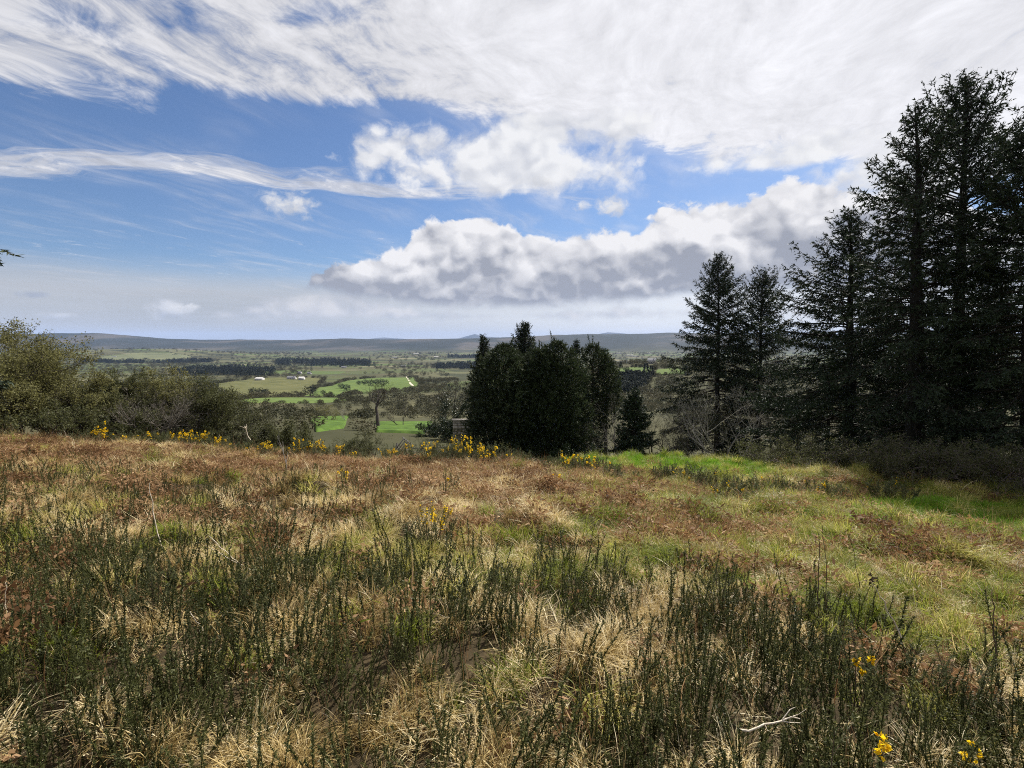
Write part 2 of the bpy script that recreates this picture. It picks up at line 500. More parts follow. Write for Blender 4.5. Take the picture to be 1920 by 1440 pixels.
def bark(name, c1, c2, scale=6.0):
    m, g, out = material(name)
    p = g.n('ShaderNodeTexCoord').outputs['Object']
    n = g.noise(g.vm('MULTIPLY', p, (1, 1, .25)), scale, 5, .6)
    surface(g, out, g.ramp(n, [(0.3, c1), (0.7, c2)]), .9, spec=.1, bump=(n, .8, .03))
    return m


MAT = {}
MAT['spruce_bark'] = bark('spruce_bark', (.016, .015, .014), (.042, .038, .035))
MAT['spruce_twig'] = bark('spruce_twig', (.030, .025, .021), (.055, .046, .038))
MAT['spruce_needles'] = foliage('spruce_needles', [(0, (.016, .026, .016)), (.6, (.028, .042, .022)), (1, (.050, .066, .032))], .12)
MAT['cypress'] = foliage('cypress_foliage', [(0, (.018, .028, .014)), (.5, (.036, .050, .022)), (1, (.085, .088, .042))], .22)
MAT['grey_bark'] = bark('grey_bark', (.075, .066, .055), (.20, .18, .15), 9)
MAT['pale_bark'] = bark('pale_bark', (.22, .20, .17), (.40, .37, .32), 9)
MAT['dark_bark'] = bark('dark_bark', (.035, .030, .025), (.09, .076, .062), 9)
MAT['olive_leaf'] = foliage('olive_leaf', [(0, (.075, .075, .026)), (.5, (.135, .13, .046)), (1, (.20, .19, .075))], .45)
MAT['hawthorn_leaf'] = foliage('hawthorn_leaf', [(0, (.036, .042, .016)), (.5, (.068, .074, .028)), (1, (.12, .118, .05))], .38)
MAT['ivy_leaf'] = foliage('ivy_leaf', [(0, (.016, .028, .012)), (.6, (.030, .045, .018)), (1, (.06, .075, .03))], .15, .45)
MAT['gorse_leaf'] = foliage('gorse_leaf', [(0, (.030, .036, .012)), (.5, (.064, .072, .022)), (1, (.18, .175, .065))], .30, .55, True)
MAT['gorse_bush_leaf'] = foliage('gorse_bush_leaf', [(0, (.036, .042, .017)), (.5, (.070, .082, .032)), (1, (.14, .145, .06))], .30)
MAT['gorse_flower'] = foliage('gorse_flower', [(0, (.75, .44, .012)), (.5, (.88, .62, .015)), (1, (.92, .74, .04))], .5, .6)
MAT['straw'] = foliage('straw', [(0, (.095, .058, .020)), (.36, (.32, .225, .078)), (.66, (.62, .48, .21)), (1, (.90, .80, .54))], .42, .5, True, .35)
MAT['green_blade'] = foliage('green_blade', [(0, (.085, .12, .014)), (.45, (.20, .235, .028)), (.75, (.40, .36, .085)), (1, (.66, .56, .24))], .45, .55, True)
MAT['fresh_blade'] = foliage('fresh_blade', [(0, (.08, .17, .012)), (.5, (.15, .28, .018)), (1, (.24, .36, .04))], .45, .55, True)
MAT['bracken'] = foliage('bracken', [(0, (.066, .034, .016)), (.5, (.22, .120, .054)), (1, (.48, .33, .18))], .34, .7, True)
MAT['dry_stalk'] = bark('dry_stalk', (.50, .42, .31), (.74, .66, .54), 20)
MAT['brown_stalk'] = bark('brown_stalk', (.075, .052, .034), (.15, .11, .075), 20)
MAT['bramble_stem'] = bark('bramble_stem', (.06, .045, .045), (.17, .14, .13), 12)
MAT['weathered_wood'] = bark('weathered_wood', (.14, .13, .12), (.30, .29, .27), 14)
MAT['stone'] = bark('stone', (.22, .20, .17), (.42, .39, .34), 5)
MAT['render_white'] = bark('white_render', (.30, .29, .28), (.44, .43, .41), .5)
MAT['slate'] = bark('slate_roof', (.10, .10, .11), (.17, .17, .18), 1.0)
MAT['dark_glass'] = bark('window_dark', (.02, .022, .026), (.05, .05, .055), 1.0)
# woods in the valley: tone picks bare brown, olive or dark
MAT['far_leaf'] = foliage('valley_scrub', [(0, (.034, .040, .020)), (.5, (.066, .064, .034)), (1, (.12, .105, .060))], .15, .85, True)
MAT['far_conifer'] = foliage('valley_conifer', [(0, (.014, .022, .015)), (1, (.034, .044, .026))], .05, .85, True)


def ground_material():
    m, g, out = material('hillside_and_valley')
    P = g.n('ShaderNodeNewGeometry').outputs['Position']
    x, y, z = g.sep(P)
    # heath under the plants: earth, litter and moss
    n1 = g.noise(P, 1.3, 6, .6); n2 = g.noise(P, 7.0, 5, .65); n3 = g.noise(P, .33, 3, .5)
    heath = g.ramp(n2, [(.30, (.020, .016, .009)), (.5, (.045, .034, .019)), (.68, (.09, .066, .036))])
    moss = g.ramp(n2, [(.30, (.035, .045, .010)), (.55, (.085, .105, .020)), (.72, (.16, .16, .045))])
    green = attr(g, 'green')
    lush = g.ramp(n2, [(.30, (.055, .11, .012)), (.55, (.11, .21, .018)), (.72, (.17, .28, .03))])
    near = g.mix(g.step(g.m('ADD', green, g.m('MULTIPLY', g.m('SUBTRACT', n1, .5), .9)), .35, .65), heath, moss)
    near = g.mix(attr(g, 'lush'), near, lush)
    # valley: scrub, rough grazing, fields between hedges
    v = g.n('ShaderNodeTexVoronoi', feature='F1'); v.voronoi_dimensions = '2D'
    wv = g.vm('ADD', P, g.vm('SCALE', g.vm('SUBTRACT', g.noise(P, .004, 2, .5, color=True), (.5, .5, .5)), s=160.0))
    g.put(v.inputs['Vector'], wv); g.put(v.inputs['Scale'], 1 / 170.0)
    cell = g.sep(v.outputs['Color'])[0]
    fields = g.ramp(cell, [(0.0, (.038, .042, .022)), (.28, (.052, .060, .028)), (.45, (.066, .078, .032)), (.62, (.072, .098, .034)), (.80, (.095, .095, .048)), (.93, (.15, .135, .08))])
    for e in m.node_tree.nodes:
        if e.type == 'VALTORGB' and len(e.color_ramp.elements) == 6: e.color_ramp.interpolation = 'CONSTANT'
    ve = g.n('ShaderNodeTexVoronoi', feature='DISTANCE_TO_EDGE'); ve.voronoi_dimensions = '2D'
    g.put(ve.inputs['Vector'], wv); g.put(ve.inputs['Scale'], 1 / 170.0)
    hedge = g.step(ve.outputs['Distance'], .035, .02)
    sc = g.noise(P, .012, 6, .62); sc2 = g.noise(P, .0021, 4, .55)
    scrub = g.ramp(sc, [(.32, (.034, .036, .018)), (.52, (.062, .060, .032)), (.72, (.105, .098, .050))])
    wild = g.step(g.m('ADD', sc2, g.m('MULTIPLY', sc, .25)), .60, .70)
    val = g.mix(g.m('MAXIMUM', wild, g.m('MULTIPLY', hedge, .85)), fields, scrub)
    # mid slope below the field: rough scrub only
    val = g.mix(g.step(y, 330, 800), scrub, val)
    # the far ridge: heather moor and plantations with clear-fells
    rn = g.noise(g.vm('MULTIPLY', P, (1, 1, 3)), .0011, 6, .55)
    rid = g.ramp(rn, [(.35, (.018, .024, .020)), (.52, (.030, .034, .030)), (.62, (.075, .068, .060)), (.72, (.050, .054, .040))])
    val = g.mix(g.step(y, 5300, 6300), val, rid)
    c = g.mix(g.step(y, 26, 42), near, val)
    surface(g, out, c, .95, spec=.05, bump=(n2, .6, .05))
    return m


def field_green(name, c1, c2, scale=.05):
    m, g, out = material(name)
    P = g.n('ShaderNodeNewGeometry').outputs['Position']
    n = g.noise(P, scale, 6, .62)
    surface(g, out, g.ramp(n, [(.32, c1), (.68, c2)]), .9, spec=.05)
    return m


# ------------------------------------------------------------------ terrain
def greenness(x, y):
    """how far the heath gives way to living grass: the right of the slope and the far strip"""
    x = np.asarray(x, float); y = np.asarray(y, float)
    q = smooth(x - .10 * y, -1.2, 2.6) * smooth(y, 3.4, 6.5) * .8
    q = np.maximum(q, smooth(x, 1.5, 4) * smooth(y, 17.0, 19.5))
    q = np.maximum(q, .75 * np.exp(-((x + 1.4) / 1.0) ** 2 - ((y - 5.7) / .7) ** 2))
    q = np.maximum(q, .5 * np.exp(-((x - .6) / 1.6) ** 2 - ((y - 6.0) / 1.2) ** 2))
    return np.clip(q + (fbm(x / 1.6, y / 1.6, 71, 3) - .5) * .7 * (q > .02), 0, 1)


def lushness(x, y):
    """the mown-looking vivid strips: along the far edge right of the middle and beside the spruces"""
    x = np.asarray(x, float); y = np.asarray(y, float)
    e = (fbm(x / 1.1, y / 1.1, 75, 2) - .5) * 1.8
    q = smooth(y + e * .6, 17.0, 18.2) * (1 - smooth(y, 27, 31)) * smooth(x + e, .5, 2.2) * (1 - smooth(x - .52 * y + e * .5, -.5, .6))
    return np.clip(np.maximum(q, smooth(x - .66 * y + e * .6, -.2, .9) * smooth(y + e, 8.5, 10.5) * (1 - smooth(y, 14.5, 16))), 0, 1)


def build_terrain():
    az = np.concatenate([np.arange(-180, -64, 4.0), np.arange(-64, 64.01, .35), np.arange(68, 180, 4.0)])
    az = np.radians(az)
    r = np.concatenate([np.geomspace(.4, 30, 190), np.geomspace(30, 36500, 172)[1:]])
    A, Rr = np.meshgrid(az, r)
    x = Rr * np.sin(A); y = Rr * np.cos(A)
    V = np.stack([x, y, height(x, y)], -1).reshape(-1, 3)
    na, nr = len(az), len(r)
    i = np.arange(nr - 1)[:, None] * na; j = np.arange(na)[None, :]; j2 = (j + 1) % na
    a, b, c, d = i + j, i + j2, i + na + j, i + na + j2
    T = np.stack([np.stack([a, c, d], -1), np.stack([a, d, b], -1)], 2).reshape(-1, 3)
    V = np.concatenate([V, [[0, 0, H(0, 0)]]])
    k = len(V) - 1
    T = np.concatenate([T, np.stack([np.full(na, k), np.arange(na), (np.arange(na) + 1) % na], -1)])
    g = np.concatenate([greenness(x, y).ravel(), [0]]); lu = np.concatenate([lushness(x, y).ravel(), [0]])
    me = mesh('ground', V, T, {'green': g, 'lush': lu}, True)
    obj('ground', me, ground_material(), kind='structure', label='rough hillside falling away to a wide valley and far ridge')


build_terrain()

# fields in the valley: corner pixels of the photograph found on the terrain
FIELDS = [
    ([(398, 722), (470, 709), (610, 709), (590, 728), (585, 741), (430, 746)], 'rough', 'pale olive rough grazing beyond the left hedge'),
    ([(596, 727), (640, 716), (700, 709), (780, 707), (796, 731), (700, 735), (640, 744), (560, 744)], 'green', 'bright green field with small trees in the valley'),
    ([(440, 752), (560, 746), (640, 746), (655, 752), (560, 757), (440, 760)], 'green', 'narrow green pasture below the rough grazing'),
    ([(575, 783), (655, 781), (648, 806), (590, 814)], 'lush', 'small vivid green paddock below the heath'),
    ([(700, 793), (815, 792), (800, 816), (700, 812)], 'lush', 'vivid green paddock behind the bare tree'),
    ([(1150, 691), (1228, 690), (1222, 704), (1160, 706)], 'green', 'green hill field left of the pine pair'),
    ([(1230, 694), (1292, 690), (1292, 702), (1224, 704)], 'green', 'green hill field right of the pine pair'),
    ([(170, 672), (260, 662), (330, 663), (320, 668), (200, 676)], 'pale', 'pale far field on the low hill at left'),
    ([(265, 671), (340, 665), (360, 669), (300, 676)], 'pale', 'pale far field right of the hill top'),
]
FMAT = {'rough': field_green('rough_grazing', (.062, .068, .026), (.115, .112, .045)), 'green': field_green('pasture', (.060, .095, .026), (.105, .140, .038)),
        'lush': field_green('lush_pasture', (.030, .055, .012), (.085, .145, .024), .55), 'pale': field_green('far_pasture', (.085, .095, .05), (.13, .135, .07), .01)}
FPOLY = []


def in_poly(x, y, poly):
    x = np.asarray(x); y = np.asarray(y); ins = np.zeros(x.shape, bool)
    n = len(poly)
    for i in range(n):
        (x1, y1), (x2, y2) = poly[i], poly[(i + 1) % n]
        c = ((y1 > y) != (y2 > y)) & (x < (x2 - x1) * (y - y1) / (y2 - y1 + 1e-12) + x1)
        ins ^= c
    return ins


def build_fields():
    for px, kind, label in FIELDS:
        poly = [on_ground(u, v) for u, v in px]
        FPOLY.append(poly)
        P = np.array(poly); c = P.mean(0)
        rings, n = 14, len(P)
        # subdivide the outline, then shrink to the middle in rings
        E = np.concatenate([P[i] + (P[(i + 1) % n] - P[i]) * np.linspace(0, 1, 16, endpoint=False)[:, None] for i in range(n)])
        E = E + (E - c) * ((vnoise(E[:, 0] / 14, E[:, 1] / 14, 3) - .5) * .10)[:, None]
        N = len(E)
        V = np.concatenate([c + (E - c) * (1 - k / rings) for k in range(rings)] + [c[None]])
        lift = .25 + np.hypot(*c) * .0009
        z = height(V[:, 0], V[:, 1]) + lift
        z[:N] -= lift + .8
        T = []
        for k in range(rings - 1):
            a = k * N + np.arange(N); b = k * N + (np.arange(N) + 1) % N
            T += [np.stack([a, b, b + N], -1), np.stack([a, b + N, a + N], -1)]
        a = (rings - 1) * N + np.arange(N); b = (rings - 1) * N + (np.arange(N) + 1) % N
        T.append(np.stack([a, b, np.full(N, rings * N)], -1))
        me = mesh('field', np.column_stack([V, z]), np.concatenate(T), None, True)
        obj('field', me, FMAT[kind], kind='structure', label=label)


build_fields()


def build_haze():
    x = 38000.0; lo, hi = -135.0, 620.0
    V = [(a, b, c) for c in (lo, hi) for b in (-x, x) for a in (-x, x)]
    T = [(0, 2, 3), (0, 3, 1), (4, 5, 7), (4, 7, 6), (0, 1, 5), (0, 5, 4), (2, 6, 7), (2, 7, 3), (0, 4, 6), (0, 6, 2), (1, 3, 7), (1, 7, 5)]
    m, g, out = material('haze')
    v = g.n('ShaderNodeVolumePrincipled')
    g.put(v.inputs['Color'], (.44, .60, .96, 1)); g.put(v.inputs['Density'], 2.6e-5); g.put(v.inputs['Anisotropy'], 0.0)
    g.put(out.inputs['Volume'], v.outputs[0])
    m.cycles.homogeneous_volume = True
    obj('haze', mesh('haze', V, T), m, kind='stuff', label='thin blue haze lying over the valley')


build_haze()

# ------------------------------------------------------------------ plant builders
def along(P, s):
    """points and tangents at parameter s (n,m) along polylines P (n,S,3)"""
    n, S, _ = P.shape
    f = np.clip(s, 0, .9999) * (S - 1); i = f.astype(int); f = (f - i)[..., None]
    r = np.arange(n)[:, None]
    a, b = P[r, i], P[r, i + 1]
    return a + (b - a) * f, unit(b - a)


def spruce(u, depth, v_top, radius, label, prof=None, z0=.04, bare=.25, dens=1.0, seed=1, trunk_r=None, lean=0.0, group=None,
           xy=None, height_m=None, side=None, name='spruce_tree', extra=None, el=(-14, 2, 24, 62), u_top=None, needle=1.0):
    r = np.random.default_rng(seed)
    if xy is None: x, y, z = at(u, depth)
    else: x, y = xy; z = H(x, y)
    z -= .15
    Ht = height_m or top_h(v_top, u, depth, z)
    if u_top is not None: lean = (ray(u_top, v_top)[0] * depth - x) / Ht
    root = thing(name, (x, y, z), label, 'tree', group)
    tr = trunk_r or Ht * .026
    S = 16
    t = np.linspace(0, 1, S)
    tp = np.zeros((1, S, 3)); tp[0, :, 2] = t * Ht
    tp[0, :, 0] = lean * t * Ht + (vnoise(t * 5, t * 0, seed) - .5) * .22 * t; tp[0, :, 1] = (vnoise(t * 5, t * 0 + 9, seed) - .5) * .22 * t
    rad = tr * ((1 - t) ** .85 * .78 + .22 * np.exp(-t * 26)) + .012
    g = Geo(); V, T = tubes(tp, rad[None], 12); g.add(V, T); obj('trunk', g.mesh('trunk', True), MAT['spruce_bark'], root)
    prof = prof or [(0, .75), (.25, 1.0), (.5, .82), (.75, .48), (.92, .2), (1, .04)]
    px, pr = zip(*prof)
    nb = int(Ht * 17 * dens ** .35)
    tb = z0 + (1 - z0 - .012) * (np.arange(nb) + r.random(nb)) / nb
    tb = tb ** .92
    az = np.arange(nb) * 2.39996 + r.normal(0, .5, nb)
    L = radius * np.interp(tb, px, pr) * r.uniform(.62, 1.12, nb) * (1 + .25 * (vnoise(az * 1.3, tb * 9, seed + 3) - .5))
    if side is not None: L = L * side(az, tb)
    L = np.maximum(L, .12)
    e = np.radians(np.interp(tb, [0, .4, .75, 1], el) + r.normal(0, 7, nb))
    s = np.linspace(0, 1, 8)[None, :]
    droop = np.interp(tb, [0, .5, .85, 1], [.42, .30, .05, 0])[:, None]
    hd = L[:, None] * s * np.cos(e)[:, None]
    vz = L[:, None] * (s * np.sin(e)[:, None] - droop * s ** 2 + .20 * s ** 4)
    aj = az[:, None] + (s ** 2) * r.normal(0, .16, nb)[:, None]
    base = np.stack([np.interp(tb, t, tp[0, :, 0]), np.interp(tb, t, tp[0, :, 1]), tb * Ht], -1)
    P = base[:, None, :] + np.stack([hd * np.cos(aj), hd * np.sin(aj), vz], -1)
    if extra is not None: P, L, tb = extra(P, L, tb, Ht)
    nb = len(P)
    rb = (.010 + .010 * L)[:, None] * (1 - s * .85)
    g = Geo(); V, T = tubes(P, rb, 3); g.add(V, T)
    # twigs
    cnt = np.maximum(4, (L / .052 * dens).astype(int))
    bi = np.repeat(np.arange(nb), cnt)
    s0 = np.interp(tb, [0, .15, .45, 1], [.58, .46, bare, .05])
    ss = s0[bi] + (1 - s0[bi]) * r.random(len(bi)) ** .8
    f = np.clip(ss, 0, .9999) * 7; i0 = f.astype(int); f = (f - i0)[:, None]
    C = P[bi, i0] * (1 - f) + P[bi, i0 + 1] * f; Tn = unit(P[bi, i0 + 1] - P[bi, i0])
    lat = unit(np.cross(Tn, np.array([0, 0, 1.]))) * np.where(r.random(len(bi)) < .5, -1, 1)[:, None]
    D = unit(Tn * r.uniform(.35, .9, len(bi))[:, None] + lat * r.uniform(.1, .9, len(bi))[:, None] + np.array([0, 0, 1.]) * r.uniform(-.85, .22, len(bi))[:, None])
    l = np.minimum(L[bi] * .30 * (1.06 - ss) + r.uniform(.10, .24, len(bi)), .75)
    V, T = spikes(C, D, l, .022); g.add(V, T)
    # dead twigs inside the crown
    nd = int(nb * 5)
    bj = r.integers(0, nb, nd); sj = r.uniform(.1, .6, nd); f = sj * 7; i0 = f.astype(int); f = (f - i0)[:, None]
    Cd = P[bj, i0] * (1 - f) + P[bj, i0 + 1] * f; Td = unit(P[bj, i0 + 1] - P[bj, i0])
    Dd = unit(Td + r.normal(0, .55, (nd, 3)))
    V, T = spikes(Cd, Dd, r.uniform(.2, .7, nd) * np.minimum(L[bj], 1.5), .02); g.add(V, T)
    obj('limbs', g.mesh('limbs'), MAT['spruce_twig'], root)
    K = np.maximum(2, (l / .085).astype(int) + 1)
    ti = np.repeat(np.arange(len(bi)), K)
    q = r.random(len(ti))
    NC = C[ti] + D[ti] * (l[ti] * q)[:, None]
    ND = D[ti] * .9 + r.normal(0, .55, (len(ti), 3)) + np.array([0, 0, -.08])
    V, T = spikes(NC, ND, r.uniform(.11, .24, len(ti)) * needle, r.uniform(.045, .085, len(ti)) * needle)
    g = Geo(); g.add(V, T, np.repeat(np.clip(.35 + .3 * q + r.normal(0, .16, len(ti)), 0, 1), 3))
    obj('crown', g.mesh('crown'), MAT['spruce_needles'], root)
    return root


def cypress(u, depth, v_top, radius, label, seed=1, leaders=1, prof=None, n=5200, skirt=.03, group=None, name='cypress_tree', bare=0.0, spray=1.0, xy=None, height_m=None):
    r = np.random.default_rng(seed)
    if xy is None: x, y, z = at(u, depth)
    else: x, y = xy; z = H(x, y)
    z -= .1
    Ht = height_m or top_h(v_top, u, depth, z)
    root = thing(name, (x, y, z), label, 'tree', group)
    t = np.linspace(0, 1, 10)
    tp = np.zeros((1, 10, 3)); tp[0, :, 2] = t * Ht * .97
    g = Geo(); V, T = tubes(tp, (Ht * .022 * (1 - t * .93))[None], 8); g.add(V, T)
    obj('trunk', g.mesh('trunk', True), MAT['dark_bark'], root)
    prof = prof or [(0, .8), (.15, 1.0), (.5, .92), (.75, .66), (.9, .36), (1, .03)]
    px, pr = zip(*prof)
    tb = skirt + (1 - skirt) * r.random(n) ** 1.05
    az = r.uniform(-np.pi, np.pi, n)
    lump = .40 + 1.25 * fbm(az * 2.4 + 40, tb * Ht / 1.0, seed + 5, 3)
    if bare > 0:
        keep = (vnoise(az * 1.6 + 3, tb * Ht / .9, seed + 8) > bare * (1 - tb)); tb, az, lump = tb[keep], az[keep], lump[keep]
    n = len(tb)
    R_ = radius * np.interp(tb, px, pr) * lump
    rho = R_ * (.42 + .62 * r.random(n) ** .55)
    C = np.stack([rho * np.cos(az), rho * np.sin(az), tb * Ht], -1)
    for k in range(1, leaders):
        a = r.uniform(0, 6.28); sel = (tb > .55) & (r.random(n) < .4 / max(1, leaders - 1))
        C[sel] += np.array([math.cos(a), math.sin(a), 0]) * radius * .5 + np.array([0, 0, -Ht * r.uniform(.03, .14)])
    out = np.stack([np.cos(az), np.sin(az), np.zeros(n)], -1)
    g = Geo()
    # limbs from the trunk to some of the sprays
    sel = r.choice(n, min(n, 240), replace=False)
    A = np.stack([np.zeros(len(sel)), np.zeros(len(sel)), np.maximum(C[sel, 2] - .45 * np.linalg.norm(C[sel, :2], axis=1), .1)], -1)
    mid = (A + C[sel]) * .5 - np.array([0, 0, .08])
    V, T = tubes(np.stack([A, mid, C[sel]], 1), np.array([[.03, .02, .006]]), 3); g.add(V, T)
    obj('limbs', g.mesh('limbs'), MAT['dark_bark'], root)
    K = 7
    D0 = unit(out * r.uniform(.25, .8, n)[:, None] + np.array([0, 0, 1.]) * r.uniform(.15, 1.0, n)[:, None] + r.normal(0, .22, (n, 3)))
    ci = np.repeat(np.arange(n), K)
    D = D0[ci] + r.normal(0, .42, (n * K, 3))
    CC = C[ci] + D0[ci] * (r.random(n * K) * .22 * spray)[:, None] + r.normal(0, .05, (n * K, 3))
    V, T = spikes(CC, D, r.uniform(.12, .30, n * K) * spray, r.uniform(.04, .085, n * K) * spray)
    tone = np.clip(.42 + r.normal(0, .13, n)[ci] + r.normal(0, .10, n * K), 0, 1)
    g = Geo(); g.add(V, T, np.repeat(tone, 3))
    # small spires breaking the outline
    top = np.nonzero((tb > .45) & (rho > R_ * .75))[0]; m = min(len(top), 44); top = r.choice(top, m, replace=False); q = 64
    hh = r.uniform(.40, 1.05, m) * spray * (.6 + .5 * tb[top]); f = r.random((m, q))
    SC = C[top][:, None, :] + np.stack([np.zeros((m, q)), np.zeros((m, q)), f * hh[:, None]], -1) + out[top][:, None, :] * (f * .25 * hh[:, None])[..., None] + r.normal(0, .05, (m, q, 3)) * (1.1 - f)[..., None]
    SD = r.normal(0, .5, (m, q, 3)) + np.array([0, 0, .75]) + out[top][:, None, :] * .2
    V, T = spikes(SC.reshape(-1, 3), SD.reshape(-1, 3), r.uniform(.10, .24, m * q), .05); g.add(V, T, np.repeat(np.clip(r.normal(.45, .15, m * q), 0, 1), 3))
    obj('crown', g.mesh('crown'), MAT['cypress'], root)
    return root


def ribbons(P, w, r):
    """hair-thin twigs: tapering folded ribbons"""
    n, S, _ = P.shape
    sd = unit(np.cross(P[:, -1] - P[:, 0], r.normal(size=(n, 3))))
    t = (1 - .75 * np.linspace(0, 1, S))[None, :, None]
    V = np.stack([P - sd[:, None] * t * w[:, None, None] * .5, P + sd[:, None] * t * w[:, None, None] * .5], 2).reshape(-1, 3)
    i = (np.arange(n)[:, None] * S * 2 + np.arange(S - 1)[None, :] * 2).reshape(-1, 1)
    return V, np.concatenate([i + [0, 1, 3], i + [0, 3, 2]], 1).reshape(-1, 3)


def branching(r, starts, dirs, lens, rads, spec, up=.15, wander=.22, k0=7):
    """levels of tapering limbs; returns a Geo of wood and the polylines of the last two levels"""
    g = Geo(); P0, D, L, Rd = starts, unit(dirs), lens, rads
    keep = []
    for lev in range(len(spec) + 1):
        S = (7, 6, 4, 3, 3)[min(lev, 4)]
        n = len(P0); P = np.zeros((n, S, 3)); P[:, 0] = P0; d = D.copy()
        for i in range(1, S):
            d = unit(d + r.normal(0, wander, (n, 3)) + np.array([0, 0, up if lev else up * .4]))
            P[:, i] = P[:, i - 1] + d * (L / (S - 1))[:, None]
        s = np.linspace(0, 1, S)[None, :]
        if lev == len(spec) or (lev >= 3 and lev == len(spec) - 1):
            V, T = ribbons(P[:, ::max(1, (S - 1) // 2)], Rd * 2.2, r)
        else:
            V, T = tubes(P, Rd[:, None] * (1 - s * .72), (k0, 4, 3, 3, 3)[min(lev, 4)])
        g.add(V, T)
        keep.append(P)
        if lev == len(spec): break
        m, ratio, ang, smin = spec[lev]
        pi = np.repeat(np.arange(n), m)
        ss = smin + (1 - smin) * r.random(len(pi)); ss[::m] = .98
        f = ss * (S - 1) * .9999; i0 = f.astype(int); f = (f - i0)[:, None]
        P0 = P[pi, i0] * (1 - f) + P[pi, i0 + 1] * f; Tn = unit(P[pi, i0 + 1] - P[pi, i0])
        perp = unit(np.cross(Tn, r.normal(size=(len(pi), 3))))
        a = np.radians(r.normal(ang, ang * .28, len(pi)))[:, None]
        D = unit(Tn * np.cos(a) + perp * np.sin(a))
        L = L[pi] * ratio * r.uniform(.6, 1.25, len(pi)) * (1.15 - .45 * ss)
        Rd = np.maximum(Rd[pi] * (1 - ss * .72) * .62, .0035)
    return g, keep


def leaves_on(r, P, per, L, W, jit=.06):
    n, S, _ = P.shape
    s = r.random((n, per)); f = s * (S - 1) * .9999; i0 = f.astype(int); f = (f - i0)[..., None]
    q = np.arange(n)[:, None]
    C = (P[q, i0] * (1 - f) + P[q, i0 + 1] * f).reshape(-1, 3) + r.normal(0, jit, (n * per, 3))
    D = r.normal(size=C.shape) + np.array([0, 0, .3])
    return spikes(C, D, r.uniform(.6, 1.4, len(C)) * L, r.uniform(.7, 1.3, len(C)) * W)


def bare_tree(u, depth, v_top, label, seed=1, wood='grey_bark', leaf=None, spread=1.0, stems=1, per=3, lsize=.05, spec=None, up=.14, lean=(0, 0), xy=None,
              name='bare_tree', category='tree', group=None, trunk_share=.34, height_m=None, thick=1.0, ivy=False, wander=.22, jit=.06):
    r = np.random.default_rng(seed)
    if xy is None: x, y, z = at(u, depth)
    else: x, y = xy; z = H(x, y)
    z -= .08
    Ht = height_m or top_h(v_top, u, depth, z)
    root = thing(name, (x, y, z), label, category, group)
    a = r.uniform(0, 6.28) + np.arange(stems) * 6.283 / stems + r.normal(0, .3, stems)
    tilt = (.10 if stems == 1 else .55) * spread
    D = np.stack([np.cos(a) * tilt + lean[0], np.sin(a) * tilt + lean[1], np.ones(stems)], -1)
    st = np.stack([np.cos(a), np.sin(a), np.zeros(stems)], -1) * (.0 if stems == 1 else .03 * Ht)
    spec = spec or [(7, .80, 38 * spread, .35), (6, .62, 40, .25), (5, .55, 38, .2), (4, .55, 35, .2)]
    L = Ht * trunk_share * r.uniform(.85, 1.15, stems) * (1 if stems == 1 else 1.15)
    g, keep = branching(r, st, D, L, np.full(stems, Ht * .020 * thick * (1 if stems == 1 else .7)), spec, up, wander)
    # scale to the height wanted
    allz = max(P[..., 2].max() for P in keep); k = Ht / allz
    wk = Geo(); 
    for V, T, A in zip(g.V, g.T, g.A): wk.V.append(V * [k, k, k]); wk.T.append(T); wk.A.append(A)
    me = wk.mesh('branches'); obj('branches', me, MAT[wood], root)
    if leaf:
        gl = Geo()
        for P in keep[-2:]:
            V, T = leaves_on(r, P * k, per, lsize, lsize * .6, jit); gl.add(V, T, np.clip(np.repeat(r.normal(.5, .2, len(V) // 3), 3), 0, 1))
        obj('foliage', gl.mesh('foliage'), MAT[leaf], root)
    if ivy:
        gi = Geo(); P = np.concatenate([q[:, :4] for q in keep[:2]]) * k
        V, T = leaves_on(r, P, 150, .16, .14, .22); gi.add(V, T, np.clip(np.repeat(r.normal(.5, .2, len(V) // 3), 3), 0, 1))
        obj('ivy', gi.mesh('ivy'), MAT['ivy_leaf'], root)
    return root


